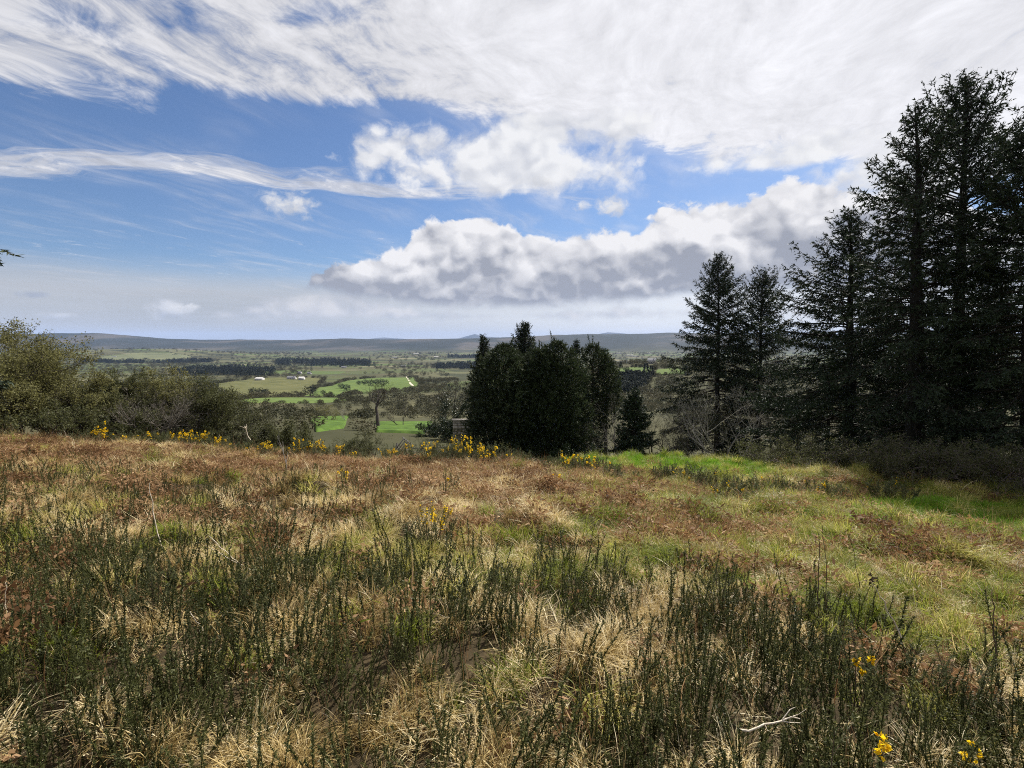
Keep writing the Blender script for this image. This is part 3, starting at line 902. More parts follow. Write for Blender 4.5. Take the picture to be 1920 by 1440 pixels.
def shrub(u, depth, h, w, label, seed=1, wood='dark_bark', leaf='hawthorn_leaf', per=6, lsize=.06, stems=9, name='shrub', category='shrub', group=None, up=.10, spread=1.0,
          xy=None, spec=None, jit=.07, wander=.3):
    """many-stemmed bush, wider than tall"""
    r = np.random.default_rng(seed)
    if xy is None: x, y, z = at(u, depth)
    else: x, y = xy; z = H(x, y)
    root = thing(name, (x, y, z - .05), label, category, group)
    a = np.arange(stems) * 2.4 + r.normal(0, .4, stems); q = np.sqrt((np.arange(stems) + .5) / stems)
    st = np.stack([np.cos(a) * q * w * .22, np.sin(a) * q * w * .22, np.zeros(stems)], -1)
    D = np.stack([np.cos(a) * q * .9 * spread, np.sin(a) * q * .9 * spread, np.ones(stems) * .8], -1)
    spec = spec or [(5, .72, 42, .2), (5, .62, 42, .2), (5, .6, 40, .2)]
    g, keep = branching(r, st, D, h * .55 * r.uniform(.7, 1.2, stems), np.full(stems, .018 * max(h, .8)), spec, up, wander, 5)
    lo = np.concatenate([P.reshape(-1, 3) for P in keep])
    kz = h / np.percentile(lo[:, 2], 99.5); kx = (w * .5) / np.percentile(np.abs(lo[:, 0]), 97)
    sc = np.array([kx, kx, kz])
    wk = Geo()
    for V, T, A in zip(g.V, g.T, g.A):
        V = V * sc; V[:, 2] = np.maximum(V[:, 2], -.05); wk.V.append(V); wk.T.append(T); wk.A.append(A)
    obj('branches', wk.mesh('branches'), MAT[wood], root)
    if leaf:
        gl = Geo()
        for P in keep[-2:]:
            V, T = leaves_on(r, np.maximum(P * sc, [-1e9, -1e9, .02]), per, lsize, lsize * .6, jit); gl.add(V, T, np.clip(np.repeat(r.normal(.5, .2, len(V) // 3), 3), 0, 1))
        obj('foliage', gl.mesh('foliage'), MAT[leaf], root)
    return root


def spiny(r, P, n_sp, sl, sw, g, tone=.5):
    """gorse spines round the stems P"""
    n, S, _ = P.shape
    s = r.random((n, n_sp)) ** .8; f = (.12 + .88 * s) * (S - 1) * .9999; i0 = f.astype(int); f = (f - i0)[..., None]
    q = np.arange(n)[:, None]
    C = (P[q, i0] * (1 - f) + P[q, i0 + 1] * f).reshape(-1, 3); Tn = unit(P[q, i0 + 1] - P[q, i0]).reshape(-1, 3)
    D = unit(Tn * .55 + unit(np.cross(Tn, r.normal(size=C.shape))) * .9)
    V, T = spikes(C, D, sl * r.uniform(.5, 1.2, len(C)), sw)
    g.add(V, T, np.repeat(np.clip(tone + r.normal(0, .18, len(C)), 0, 1), 3))


def flower_spike(r, P, n, size, g, lo=.55):
    """little two-lipped yellow flowers crowding the stem tips P (m,S,3)"""
    m, S, _ = P.shape
    s = lo + (1 - lo) * r.random((m, n)); f = s * (S - 1) * .9999; i0 = f.astype(int); f = (f - i0)[..., None]
    q = np.arange(m)[:, None]
    C = (P[q, i0] * (1 - f) + P[q, i0 + 1] * f).reshape(-1, 3); Tn = unit(P[q, i0 + 1] - P[q, i0]).reshape(-1, 3)
    out = unit(unit(np.cross(Tn, r.normal(size=C.shape))) + Tn * .5)
    for k in range(3):
        D = unit(out + r.normal(0, .45, C.shape))
        V, T = flakes(C + out * size * .3, D, size * r.uniform(.7, 1.2, len(C)), size * .75)
        g.add(V, T, np.clip(np.repeat(r.normal(.5, .22, len(V) // 4), 4), 0, 1))


def gorse(xy, h, w, label, seed=1, stems=60, flowers=8, nfl=10, fsize=.035, sl=.05, sw=.012, spines=60, group=None, name='gorse_bush', leafmat='gorse_bush_leaf', upright=.9, branch=3, fl_lo=.5, single=False):
    r = np.random.default_rng(seed)
    x, y = xy; z = H(x, y)
    root = thing(name, (x, y, z - .03), label, 'shrub', group)
    a = r.uniform(0, 6.28, stems); q = np.sqrt(r.random(stems))
    st = np.stack([np.cos(a) * q * w * .32, np.sin(a) * q * w * .32, np.zeros(stems)], -1)
    D = unit(np.stack([np.cos(a) * q * .75, np.sin(a) * q * .75, np.full(stems, upright)], -1) + r.normal(0, .13, (stems, 3)))
    L = h * (1.08 - .42 * q ** 2) * r.uniform(.62, 1.08, stems)
    def grow(st, D, L, S=5):
        P = np.zeros((len(st), S, 3)); P[:, 0] = st; d = D.copy()
        for i in range(1, S):
            d = unit(d + r.normal(0, .10, d.shape) + np.array([0, 0, .10])); P[:, i] = P[:, i - 1] + d * (L / (S - 1))[:, None]
        return P
    P = grow(st, D, L)
    g = Geo(); gw = Geo()
    s = np.linspace(0, 1, 5)[None, :]
    V, T = tubes(P, np.full((stems, 1), .0035 + .003 * h) * (1 - s * .7), 3); gw.add(V, T)
    spiny(r, P, spines, sl, sw, g, .42)
    tips = [P]
    if branch:
        bi = np.repeat(np.arange(stems), branch); ss = r.uniform(.35, .85, len(bi)); f = ss * 4; i0 = f.astype(int); f = (f - i0)[:, None]
        B0 = P[bi, i0] * (1 - f) + P[bi, i0 + 1] * f; Tn = unit(P[bi, i0 + 1] - P[bi, i0])
        BD = unit(Tn + unit(np.cross(Tn, r.normal(size=B0.shape))) * .6)
        Q = grow(B0, BD, L[bi] * r.uniform(.22, .42, len(bi)))
        V, T = ribbons(Q[:, ::2], np.full(len(bi), .005), r); gw.add(V, T)
        spiny(r, Q, max(10, spines // 2), sl * .9, sw, g, .55); tips.append(Q)
    obj('stems', gw.mesh('stems'), MAT['brown_stalk'], root)
    obj('spines', g.mesh('spines'), MAT[leafmat], root)
    if flowers:
        gf = Geo(); A = np.concatenate(tips); top = np.argsort(-(A[:, -1, 2] + r.normal(0, .12 * h, len(A))))[:max(flowers * 3, len(A) // 3)]
        # bloom gathers on two or three sides of the bush
        cen = A[r.choice(top, 3), -1]; dist = np.linalg.norm(A[top, -1][:, None] - cen[None], axis=2).min(1) + r.normal(0, .06 * w, len(top))
        sel = top[np.argsort(dist)[:flowers]]
        if single:
            for q in sel:
                for _ in range(nfl):
                    gf = Geo(); flower_spike(r, A[q:q + 1], 1, fsize, gf, fl_lo); obj('flower', gf.mesh('flower'), MAT['gorse_flower'], root)
        else:
            flower_spike(r, A[sel], nfl, fsize, gf, fl_lo)
            obj('flowers', gf.mesh('flowers'), MAT['gorse_flower'], root, kind='stuff')
    return root


# ------------------------------------------------------------------ ground cover scattered with geometry nodes
def proto_collection(name, meshes):
    c = bpy.data.collections.new(name)
    for i, (me, mat) in enumerate(meshes):
        me.materials.append(mat)
        o = bpy.data.objects.new('%s_%02d' % (name, i), me); c.objects.link(o)
    return c


def scatter(name, protos, pts, rot, scl, idx, tone, label, lod=None):
    """one 'stuff' object: a cloud of points carrying plants"""
    me = bpy.data.meshes.new(name)
    n = len(pts); me.vertices.add(n); me.vertices.foreach_set('co', np.ascontiguousarray(pts, np.float32).ravel())
    me.attributes.new('rot', 'FLOAT_VECTOR', 'POINT').data.foreach_set('vector', np.ascontiguousarray(rot, np.float32).ravel())
    me.attributes.new('scl', 'FLOAT_VECTOR', 'POINT').data.foreach_set('vector', np.ascontiguousarray(scl, np.float32).ravel())
    me.attributes.new('idx', 'INT', 'POINT').data.foreach_set('value', np.asarray(idx, np.int32))
    me.attributes.new('itone', 'FLOAT', 'POINT').data.foreach_set('value', np.asarray(tone, np.float32))
    me.update()
    o = obj(name, me, kind='stuff', label=label)
    ng = bpy.data.node_groups.new(name + '_nodes', 'GeometryNodeTree')
    ng.interface.new_socket('Geometry', in_out='INPUT', socket_type='NodeSocketGeometry')
    ng.interface.new_socket('Geometry', in_out='OUTPUT', socket_type='NodeSocketGeometry')
    N = ng.nodes; gi = N.new('NodeGroupInput'); go = N.new('NodeGroupOutput')
    ci = N.new('GeometryNodeCollectionInfo'); ci.inputs['Collection'].default_value = protos
    ci.inputs['Separate Children'].default_value = True; ci.inputs['Reset Children'].default_value = True
    ip = N.new('GeometryNodeInstanceOnPoints'); ip.inputs['Pick Instance'].default_value = True
    def na(nm, ty):
        a = N.new('GeometryNodeInputNamedAttribute'); a.data_type = ty; a.inputs['Name'].default_value = nm
        return [s for s in a.outputs if s.enabled][0]
    e2r = N.new('FunctionNodeEulerToRotation')
    ng.links.new(na('rot', 'FLOAT_VECTOR'), e2r.inputs[0])
    ng.links.new(gi.outputs[0], ip.inputs['Points']); ng.links.new(ci.outputs[0], ip.inputs['Instance'])
    ng.links.new(na('idx', 'INT'), ip.inputs['Instance Index']); ng.links.new(e2r.outputs[0], ip.inputs['Rotation'])
    ng.links.new(na('scl', 'FLOAT_VECTOR'), ip.inputs['Scale']); ng.links.new(ip.outputs[0], go.inputs[0])
    mod = o.modifiers.new('scatter', 'NODES'); mod.node_group = ng
    return o


def tuft(r, n, L, Wd, spread, lean, curl, S=4):
    a = r.uniform(0, 6.28, n); q = np.sqrt(r.random(n)) * spread
    C = np.stack([np.cos(a) * q, np.sin(a) * q, np.full(n, -.015)], -1)
    az = a + r.normal(0, .9, n)
    V, T = blades(C, az, np.abs(r.normal(lean, lean * .6, n)), r.normal(curl, .55, n), L * r.uniform(.45, 1.15, n), Wd * r.uniform(.6, 1.3, n), S, r.normal(0, .5, n))
    g = Geo(); g.add(V, T, np.repeat(np.clip(r.normal(.5, .22, n), 0, 1), S * 2)); return g


def litter(r, n, size, spread, h):
    """crumpled dead fern: broken fronds lying in a heap"""
    g = Geo()
    a = r.uniform(0, 6.28, n); q = np.sqrt(r.random(n)) * spread
    C = np.stack([np.cos(a) * q, np.sin(a) * q, r.random(n) ** 1.5 * h], -1)
    D = np.stack([np.cos(a + r.normal(0, 1.2, n)), np.sin(a + r.normal(0, 1.2, n)), r.normal(.1, .55, n)], -1)
    V, T = flakes(C, D, size * r.uniform(.4, 1.2, n), size * .34 * r.uniform(.5, 1.2, n))
    g.add(V, T, np.repeat(np.clip(r.normal(.5, .24, n), 0, 1), 4))
    m = max(4, n // 14)
    a = r.uniform(0, 6.28, m); q = np.sqrt(r.random(m)) * spread * .8
    C = np.stack([np.cos(a) * q, np.sin(a) * q, np.zeros(m)], -1)
    V, T = blades(C, a, np.abs(r.normal(.5, .4, m)), r.normal(.8, .5, m), h * 2.6 * r.uniform(.6, 1.2, m), np.full(m, .005), 5)
    g.add(V, T, np.repeat(np.clip(r.normal(.6, .2, m), 0, 1), 10))
    return g


def gorse_shoot(r, h, n=1, spines=70, sl=.026, sw=.0052):
    g = Geo(); P = np.zeros((n, 5, 3))
    P[:, 0, :2] = r.normal(0, .06, (n, 2)); d = unit(np.column_stack([r.normal(0, .11, (n, 2)), np.ones(n)])); L = h * r.uniform(.6, 1.1, n)
    for i in range(1, 5):
        d = unit(d + r.normal(0, .05, (n, 3))); P[:, i] = P[:, i - 1] + d * (L / 4)[:, None]
    P[:, 0, 2] -= .03
    V, T = tubes(P, np.full((n, 1), .0030) * np.array([[1, .9, .8, .6, .3]]), 3); g.add(V, T, .12)
    spiny(r, P, spines, sl, sw, g, .45)
    return g


def far_tree(r, kind):
    """tree for the woods in the valley, unit height"""
    g = Geo()
    if kind == 'conifer':
        n = 150; t = r.random(n) ** .8; a = r.uniform(0, 6.28, n); q = .24 * (1.03 - t) * r.uniform(.5, 1.05, n)
        C = np.stack([np.cos(a) * q, np.sin(a) * q, .06 + .9 * t], -1); D = np.stack([np.cos(a), np.sin(a), r.uniform(-.3, .5, n)], -1)
        V, T = flakes(C, D, .15 * (1.1 - t * .6), .085)
    else:
        n = 190; v = unit(r.normal(size=(n, 3))); q = r.random(n) ** .4
        lump = .75 + .5 * vnoise(v[:, 0] * 2.2 + 5, v[:, 1] * 2.2 + v[:, 2] * 2, int(r.integers(99)))
        C = v * (q * lump)[:, None] * np.array([.50, .50, .42]) + np.array([0, 0, .55]); C[:, 2] = np.maximum(C[:, 2], .02)
        D = v + r.normal(0, .7, (n, 3)) + np.array([0, 0, .25])
        V, T = flakes(C, D, .15 * r.uniform(.6, 1.3, n), .085 * r.uniform(.6, 1.3, n))
    g.add(V, T, np.repeat(np.clip(r.normal(.5, .22, n), 0, 1), 4))
    p = np.array([[[0, 0, -.05], [0, 0, .3], [.01, 0, .6]]]); V, T = tubes(p, np.array([[.022, .017, .008]]), 5); g.add(V, T, .3)
    return g


def tussock(r, n, L, Wd, spread, S=5):
    """a grass tussock whose blades fall over to all sides"""
    a = r.uniform(0, 6.28, n); q = np.sqrt(r.random(n)) * spread
    C = np.stack([np.cos(a) * q, np.sin(a) * q, .06 * (1 - (q / spread) ** 2) * L / .3 - .02], -1)
    comb = r.uniform(0, 6.28)
    az = np.where(r.random(n) < .45, comb + r.normal(0, .5, n), a + r.normal(0, .6, n))
    V, T = blades(C, az, np.abs(r.normal(.35, .3, n)), r.normal(1.9, .6, n), L * r.uniform(.5, 1.15, n), Wd * r.uniform(.6, 1.3, n), S, r.normal(0, .6, n))
    V[:, 2] = np.maximum(V[:, 2], r.uniform(-.01, .03, len(V)))
    tone = np.clip(r.normal(.48, .32, n), 0, 1)
    tt = np.repeat(tone, S * 2)
    g = Geo(); g.add(V, T, tt); return g


def thatch(r, n, L, Wd, spread):
    """dead blades lying flat, criss-cross"""
    a = r.uniform(0, 6.28, n); q = np.sqrt(r.random(n)) * spread
    C = np.stack([np.cos(a) * q, np.sin(a) * q, r.uniform(.0, .07, n)], -1)
    V, T = blades(C, r.uniform(0, 6.28, n), r.normal(1.15, .25, n), r.normal(.35, .45, n), L * r.uniform(.4, 1.2, n), Wd * r.uniform(.6, 1.5, n), 4, r.normal(0, .6, n))
    g = Geo(); g.add(V, T, np.repeat(np.clip(r.normal(.5, .26, n), 0, 1), 8)); return g

# ------------------------------------------------------------------ what grows where on the slope
def y_gorse(x):
    return np.interp(x, [-8, -4, -2.2, -1, 1.6, 2.6, 4, 8], [6.8, 6.0, 5.2, 5.6, 5.7, 4.8, 4.0, 4.2])


def gorse_cover(x, y):
    q = smooth(y_gorse(x) + (fbm(x / .8, y / .8, 41, 2) - .5) * 1.6 - y, -.4, 1.0)
    sparse = .55 * smooth(-x / np.maximum(y, 1), .05, .5) * (1 - smooth(y, 9, 15))
    q = np.maximum(q * (.34 + 1.1 * smooth(fbm(x / .6 + 7, y / .5, 43, 2), .35, .58)), sparse)
    return np.clip(q, 0, 1)


def bracken_cover(x, y):
    n = fbm(x / 1.7, y / 1.1, 51, 3)
    a = smooth(n, .46, .60) * smooth(y, 5.5, 8.5) * (1 - .75 * smooth(x, 2, 6) * (1 - smooth(y, 11, 14)))
    strip = smooth(y, 10.5, 13) * (1 - smooth(y, 18.5, 20)) * (1 - smooth(x, 3.5, 6.5))
    near = smooth(fbm(x / .5, y / .5, 53, 2), .62, .74) * .7
    right = smooth(x, .5, 2.5) * smooth(y, 5, 6.5) * (1 - smooth(y, 15.5, 17)) * smooth(fbm(x / 1.25, y / .9, 57, 3), .50, .60)
    near = np.maximum(near, right * .95)
    return np.clip(np.maximum(np.maximum(a * .9, strip * (.50 + .6 * smooth(n, .4, .55))), near), 0, 1)


def candidates(r, n, y0, y1, power=1.0):
    y = (r.random(n) * (y1 ** power - y0 ** power) + y0 ** power) ** (1 / power)
    x = (r.random(n) * 2 - 1) * (1.15 * y + 2.5)
    return x, y


def lay(name, protos, k, x, y, r, size, tone, label, tilt=.18, squash=None):
    pts = np.column_stack([x, y, height(x, y)])
    n = len(x)
    rot = np.column_stack([r.normal(0, tilt, n), r.normal(0, tilt, n), r.uniform(0, 6.28, n)])
    s = size[:, None] * np.ones((1, 3))
    if squash is not None: s[:, 2] *= squash
    return scatter(name, protos, pts, rot, s, r.integers(0, k, n), np.clip(tone, 0, 1), label)


def build_cover():
    r = np.random.default_rng(77)
    # dry grass: falling tussocks, flat thatch, loose tufts
    straw = proto_collection('dry_grass', [(tussock(r, 130, .30, .0058, .11).mesh('dry_grass'), MAT['straw']) for _ in range(6)] +
                             [(thatch(r, 70, .30, .0062, .20).mesh('dry_grass'), MAT['straw']) for _ in range(5)] +
                             [(tuft(r, 34, .30, .0058, .10, .6, 1.4, 5).mesh('dry_grass'), MAT['straw']) for _ in range(3)])
    x, y = candidates(r, 30000, 1.1, 22.5, 1.40)
    clump = smooth(fbm(x / .55, y / .45, 61, 2), .40, .60)
    gc = gorse_cover(x, y)
    w = .95 - .60 * greenness(x, y) - .70 * bracken_cover(x, y) * (y > 7) - .26 * gc
    keep = r.random(len(x)) < w * (.22 + .83 * clump) * (.80 + .05 * smooth(y, 4.5, 8)) * (1 - lushness(x, y))
    x, y, clump = x[keep], y[keep], clump[keep]
    t = fbm(x / .5, y / .5, 63, 3); t2 = fbm(x / 2.2, y / 2.2, 64, 2)
    idx = np.where(r.random(len(x)) < .50, r.integers(0, 6, len(x)), np.where(r.random(len(x)) < .75, r.integers(6, 11, len(x)), r.integers(11, 14, len(x))))
    tone = .60 + (t - .5) * 4.2 + (t2 - .5) * 1.2 + r.normal(0, .16, len(x))
    pts = np.column_stack([x, y, height(x, y)]); n = len(x)
    sz = r.uniform(.40, 1.10, n) * (.72 + .052 * np.minimum(y, 16))
    scatter('dry_grass', straw, pts, np.column_stack([r.normal(0, .2, (n, 2)), r.uniform(0, 6.28, n)]), sz[:, None] * np.column_stack([np.ones((n, 2)), r.uniform(.7, 1.1, n)]), idx, np.clip(tone, 0, 1),
            'matted dry straw grass over the heath')
    # green and yellowing grass
    green = proto_collection('green_grass', [(tuft(r, 70, .17, .0060, .14, .6, 1.2, 4).mesh('green_grass'), MAT['green_blade']) for _ in range(5)] +
                             [(tussock(r, 130, .27, .0062, .13, 4).mesh('green_grass'), MAT['green_blade']) for _ in range(5)])
    x, y = candidates(r, 36000, 2.2, 23, 1.7)
    g = greenness(x, y)
    keep = r.random(len(x)) < np.maximum(g * 1.05, .05 + .12 * smooth(fbm(x / 1.1, y / 1.1, 65, 2), .55, .7)) * (1 - .5 * bracken_cover(x, y)) * (1 - .8 * lushness(x, y))
    x, y = x[keep], y[keep]
    t = fbm(x / .6, y / .5, 67, 3)
    lay('green_grass', green, 10, x, y, r, r.uniform(.45, 1.15, len(x)) * (.9 + .045 * np.minimum(y, 15)), .47 + (t - .5) * 3.8 + r.normal(0, .13, len(x)), 'yellowing green grass on the right of the slope', .3)
    # short fresh turf on the strip before the trees and below the conifers' shade
    fresh = proto_collection('fresh_turf', [(tuft(r, 70, .13, .007, .16, .45, .7, 3).mesh('fresh_turf'), MAT['fresh_blade']) for _ in range(5)])
    x, y = candidates(r, 30000, 7, 24.5, 2.0)
    q = np.maximum(lushness(x, y), .5 * smooth(fbm(x / 1.2, y / 1.2, 69, 2), .56, .68) * smooth(x, 1, 4))
    keep = r.random(len(x)) < q
    x, y = x[keep], y[keep]
    lay('fresh_turf', fresh, 5, x, y, r, r.uniform(.7, 1.3, len(x)) * (1 + .012 * y), r.normal(.5, .2, len(x)), 'short vivid green turf beside the conifers', .2)
    # dead bracken
    fern = proto_collection('dead_bracken', [(litter(r, 90, .105, .24, .24).mesh('dead_bracken'), MAT['bracken']) for _ in range(8)])
    x, y = candidates(r, 24000, 2.0, 22.5, 1.7)
    keep = r.random(len(x)) < bracken_cover(x, y) * (1 - .5 * gorse_cover(x, y)) * (1 - lushness(x, y))
    x, y = x[keep], y[keep]
    t = fbm(x / .8, y / .6, 68, 3)
    lay('dead_bracken', fern, 8, x, y, r, r.uniform(.50, 1.0, len(x)) * (1 + .010 * y), .42 + (t - .5) * 3.8 + r.normal(0, .15, len(x)), 'brown dead bracken littering the slope', .3)
    # young gorse, far too much to count
    shoots = proto_collection('gorse_shoots', [(gorse_shoot(r, .36, 4, 95, .019, .0085).mesh('gorse_shoots'), MAT['gorse_leaf']) for _ in range(7)] +
                              [(gorse_shoot(r, .17, 7, 40, .019, .0075).mesh('gorse_shoots'), MAT['gorse_leaf']) for _ in range(8)] +
                              [(gorse_shoot(r, .50, 3, 130, .020, .0085).mesh('gorse_shoots'), MAT['gorse_leaf']) for _ in range(2)])
    x, y = candidates(r, 17000, 1.5, 15, 1.2)
    keep = r.random(len(x)) < gorse_cover(x, y)
    x, y = x[keep], y[keep]
    lay('gorse_shoots', shoots, 17, x, y, r, np.clip(r.normal(.85, .25, len(x)), .35, 1.5), .42 + (fbm(x / .6, y / .6, 73, 2) - .5) * 1.8 + r.normal(0, .15, len(x)), 'dense young gorse shoots covering the near slope', .22)
    # thin dead stems standing over the grass
    stem = proto_collection('dry_stems', [(tuft(r, 5, .46, .0050, .05, .22, .25, 5).mesh('dry_stems'), MAT['bracken']) for _ in range(5)])
    x, y = candidates(r, 2600, 2.2, 17, 1.6)
    lay('dry_stems', stem, 5, x, y, r, r.uniform(.5, 1.1, len(x)), r.normal(.25, .2, len(x)), 'thin brown dead stems standing in the grass', .1)


build_cover()


# ------------------------------------------------------------------ woods and scrub of the valley
def build_valley():
    r = np.random.default_rng(5)
    scrub = proto_collection('valley_scrub', [(far_tree(r, 'round').mesh('valley_scrub'), MAT['far_leaf']) for _ in range(8)])
    conif = proto_collection('valley_conifers', [(far_tree(r, 'conifer').mesh('valley_conifers'), MAT['far_conifer']) for _ in range(5)])
    X, Y, S = [], [], []
    for n, y0, y1, s0, s1 in ((5200, 62, 330, 1.3, 3.4), (7000, 330, 900, 3.2, 7.0), (9000, 900, 2400, 4.5, 10), (7000, 2400, 5600, 8, 15)):
        y = np.sqrt(r.random(n) * (y1 ** 2 - y0 ** 2) + y0 ** 2); x = (r.random(n) * 2 - 1) * (1.2 * y + 10)
        m = fbm(x / (y * .16 + 12), y / (y * .16 + 12), 81, 3)
        k = r.random(n) < smooth(m, .34, .60) * (.95 if y1 < 1000 else .55)
        X.append(x[k]); Y.append(y[k]); S.append(r.uniform(s0, s1, k.sum()))
    # hedges round the fields
    for poly in FPOLY:
        P = np.array(poly); n = len(P)
        for i in range(n):
            a, b = P[i], P[(i + 1) % n]; d = np.hypot(*(b - a)); k = max(6, int(d / max(3.0, np.hypot(*a) * .008)))
            t = r.random(k)[:, None]; q = a + (b - a) * t + r.normal(0, 1.5, (k, 2))
            X.append(q[:, 0]); Y.append(q[:, 1]); S.append(r.uniform(1.6, 3.6, k) * np.clip(np.hypot(*a) / 380, .6, 2.2))
    x, y, s = np.concatenate(X), np.concatenate(Y), np.concatenate(S)
    uu = 960 + 960 * x / y
    bad = (y < 118) & (uu > 555) & (uu < 850) & (r.random(len(x)) < .8) | (y < 330) & (uu > 420) & (uu < 880) & (r.random(len(x)) < .35)
    for poly in FPOLY:
        P = np.array(poly); c = P.mean(0); bad |= in_poly(x, y, [tuple(c + (p - c) * .96) for p in P])
    x, y, s = x[~bad], y[~bad], s[~bad]
    tone = .5 + (fbm(x / 60, y / 60, 85, 3) - .5) * 2.0 + r.normal(0, .15, len(x))
    n = len(x); pts = np.column_stack([x, y, height(x, y) - .15 * s])
    rot = np.column_stack([r.normal(0, .06, n), r.normal(0, .06, n), r.uniform(0, 6.28, n)])
    scl = np.column_stack([s * r.uniform(.9, 1.6, n), s * r.uniform(.9, 1.6, n), s])
    scatter('valley_scrub', scrub, pts, rot, scl, r.integers(0, 8, n), np.clip(tone, 0, 1), 'brown and olive scrub woodland filling the valley')
    # plantations: dark blocks of conifers
    X, Y, S = [], [], []
    def block(px, n, s0, s1):
        P = [on_ground(u, v) for u, v in px]; A = np.array(P); lo, hi = A.min(0), A.max(0)
        q = lo + (hi - lo) * r.random((n * 4, 2)); q = q[in_poly(q[:, 0], q[:, 1], P)][:n]
        q = q[fbm(q[:, 0] / 90, q[:, 1] / 90, 91, 2) > .36]
        X.append(q[:, 0]); Y.append(q[:, 1]); S.append(r.uniform(s0 * .6, s1, len(q)))
    block([(318, 703), (420, 706), (512, 706), (515, 694), (420, 690), (318, 690)], 900, 13, 18)
    block([(515, 686), (640, 689), (705, 687), (690, 678), (560, 674), (515, 676)], 800, 15, 24)
    block([(800, 694), (885, 693), (930, 688), (930, 682), (820, 686)], 500, 14, 22)
    block([(150, 680), (330, 682), (400, 680), (400, 676), (150, 676)], 700, 14, 22)
    block([(1148, 708), (1205, 707), (1222, 712), (1190, 738), (1150, 742)], 900, 6, 9)
    block([(840, 672), (960, 672), (960, 668), (840, 668)], 400, 16, 26)
    block([(1220, 684), (1480, 684), (1480, 679), (1220, 679)], 400, 8, 13)
    x, y, s = np.concatenate(X), np.concatenate(Y), np.concatenate(S); n = len(x)
    scatter('valley_conifers', conif, np.column_stack([x, y, height(x, y) - .05 * s]), np.column_stack([np.zeros((n, 2)), r.uniform(0, 6.28, n)]),
            s[:, None] * np.column_stack([np.full((n, 2), 1.25), np.ones(n)]), r.integers(0, 5, n), r.random(n), 'dark conifer plantations in the valley')


build_valley()

# ------------------------------------------------------------------ conifers on the right
SP = 'tall spruces at the right field corner'
left_wide = lambda az, tb: 1 + .25 * np.cos(az - np.pi)
spruce(1728, 24.0, 196, 4.4, 'tall dark spruce with straight trunk, left of the tallest one', seed=3, u_top=1722, group=SP, dens=.62, trunk_r=.52,
       prof=[(0, .62), (.12, .8), (.35, .95), (.55, .82), (.75, .55), (.9, .30), (1, .05)])
spruce(1806, 26.5, 152, 4.6, 'tallest spruce with a broad bushy top and upswept upper branches', seed=5, u_top=1812, group=SP, dens=.54, trunk_r=.52,
       prof=[(0, .50), (.2, .70), (.45, .72), (.6, .70), (.7, .95), (.8, .68), (.92, .44), (1, .10)], el=(-12, 6, 34, 64))
spruce(1945, 21.0, 215, 3.9, 'dense dark spruce cut off by the right edge of the picture', seed=8, u_top=1935, group=SP, dens=.85, trunk_r=.36,
       prof=[(0, .8), (.25, 1.0), (.5, .92), (.75, .62), (.9, .35), (1, .05)])
spruce(1606, 30.0, 392, 5.0, 'broad spruce with long drooping left branches, shorter neighbour of the tall pair', seed=13, u_top=1598, group=SP, dens=.74, trunk_r=.48,
       prof=[(0, .68), (.15, .86), (.35, 1.0), (.55, .84), (.75, .55), (.9, .26), (1, .04)], side=left_wide)
spruce(1846, 34.0, 470, 3.4, 'thin-stemmed spruce half hidden behind the tallest spruce', seed=17, group=SP, dens=.45, trunk_r=.20)
spruce(1665, 36.0, 470, 3.8, 'shaded spruce seen between the trunks of the tall pair', seed=19, group=SP, dens=.45, trunk_r=.22)
for i, (u, d, v, rr, lab) in enumerate(((1560, 44.0, 640, 4.2, 'far shaded spruce seen left of the broad spruce trunk'), (1760, 41.0, 560, 4.4, 'far shaded spruce filling the gap between the tall pair'),
                                        (1880, 38.0, 520, 4.4, 'far shaded spruce behind the right edge of the row'), (1690, 48.0, 640, 4.6, 'farthest low spruce behind the straight trunk'))):
    spruce(u, d, v, rr, lab, seed=150 + i, group=SP, dens=.42, trunk_r=.2, bare=.1)
MID = 'pair of spruces behind the bare tree'
spruce(1350, 45.0, 476, 5.3, 'pointed spruce with a long low left branch, left of the middle pair', seed=23, u_top=1349, group=MID, dens=.85, trunk_r=.34,
       prof=[(0, .7), (.3, .95), (.5, .92), (.65, .66), (.8, .46), (.93, .22), (1, .03)])
spruce(1427, 46.0, 520, 4.6, 'sparse flat-topped spruce with upswept branches, right of the middle pair', seed=29, u_top=1430, group=MID, dens=.55, trunk_r=.34,
       prof=[(0, .5), (.3, .78), (.6, .85), (.8, .72), (.92, .48), (1, .14)], el=(0, 18, 38, 58))
spruce(1191, 37.0, 731, 2.1, 'small dense dark conifer standing alone right of the cypress clump', seed=31, dens=1.9, name='young_conifer', bare=.1, trunk_r=.10,
       prof=[(0, .85), (.15, 1.0), (.45, .86), (.7, .58), (.88, .30), (1, .05)], el=(0, 12, 30, 60))

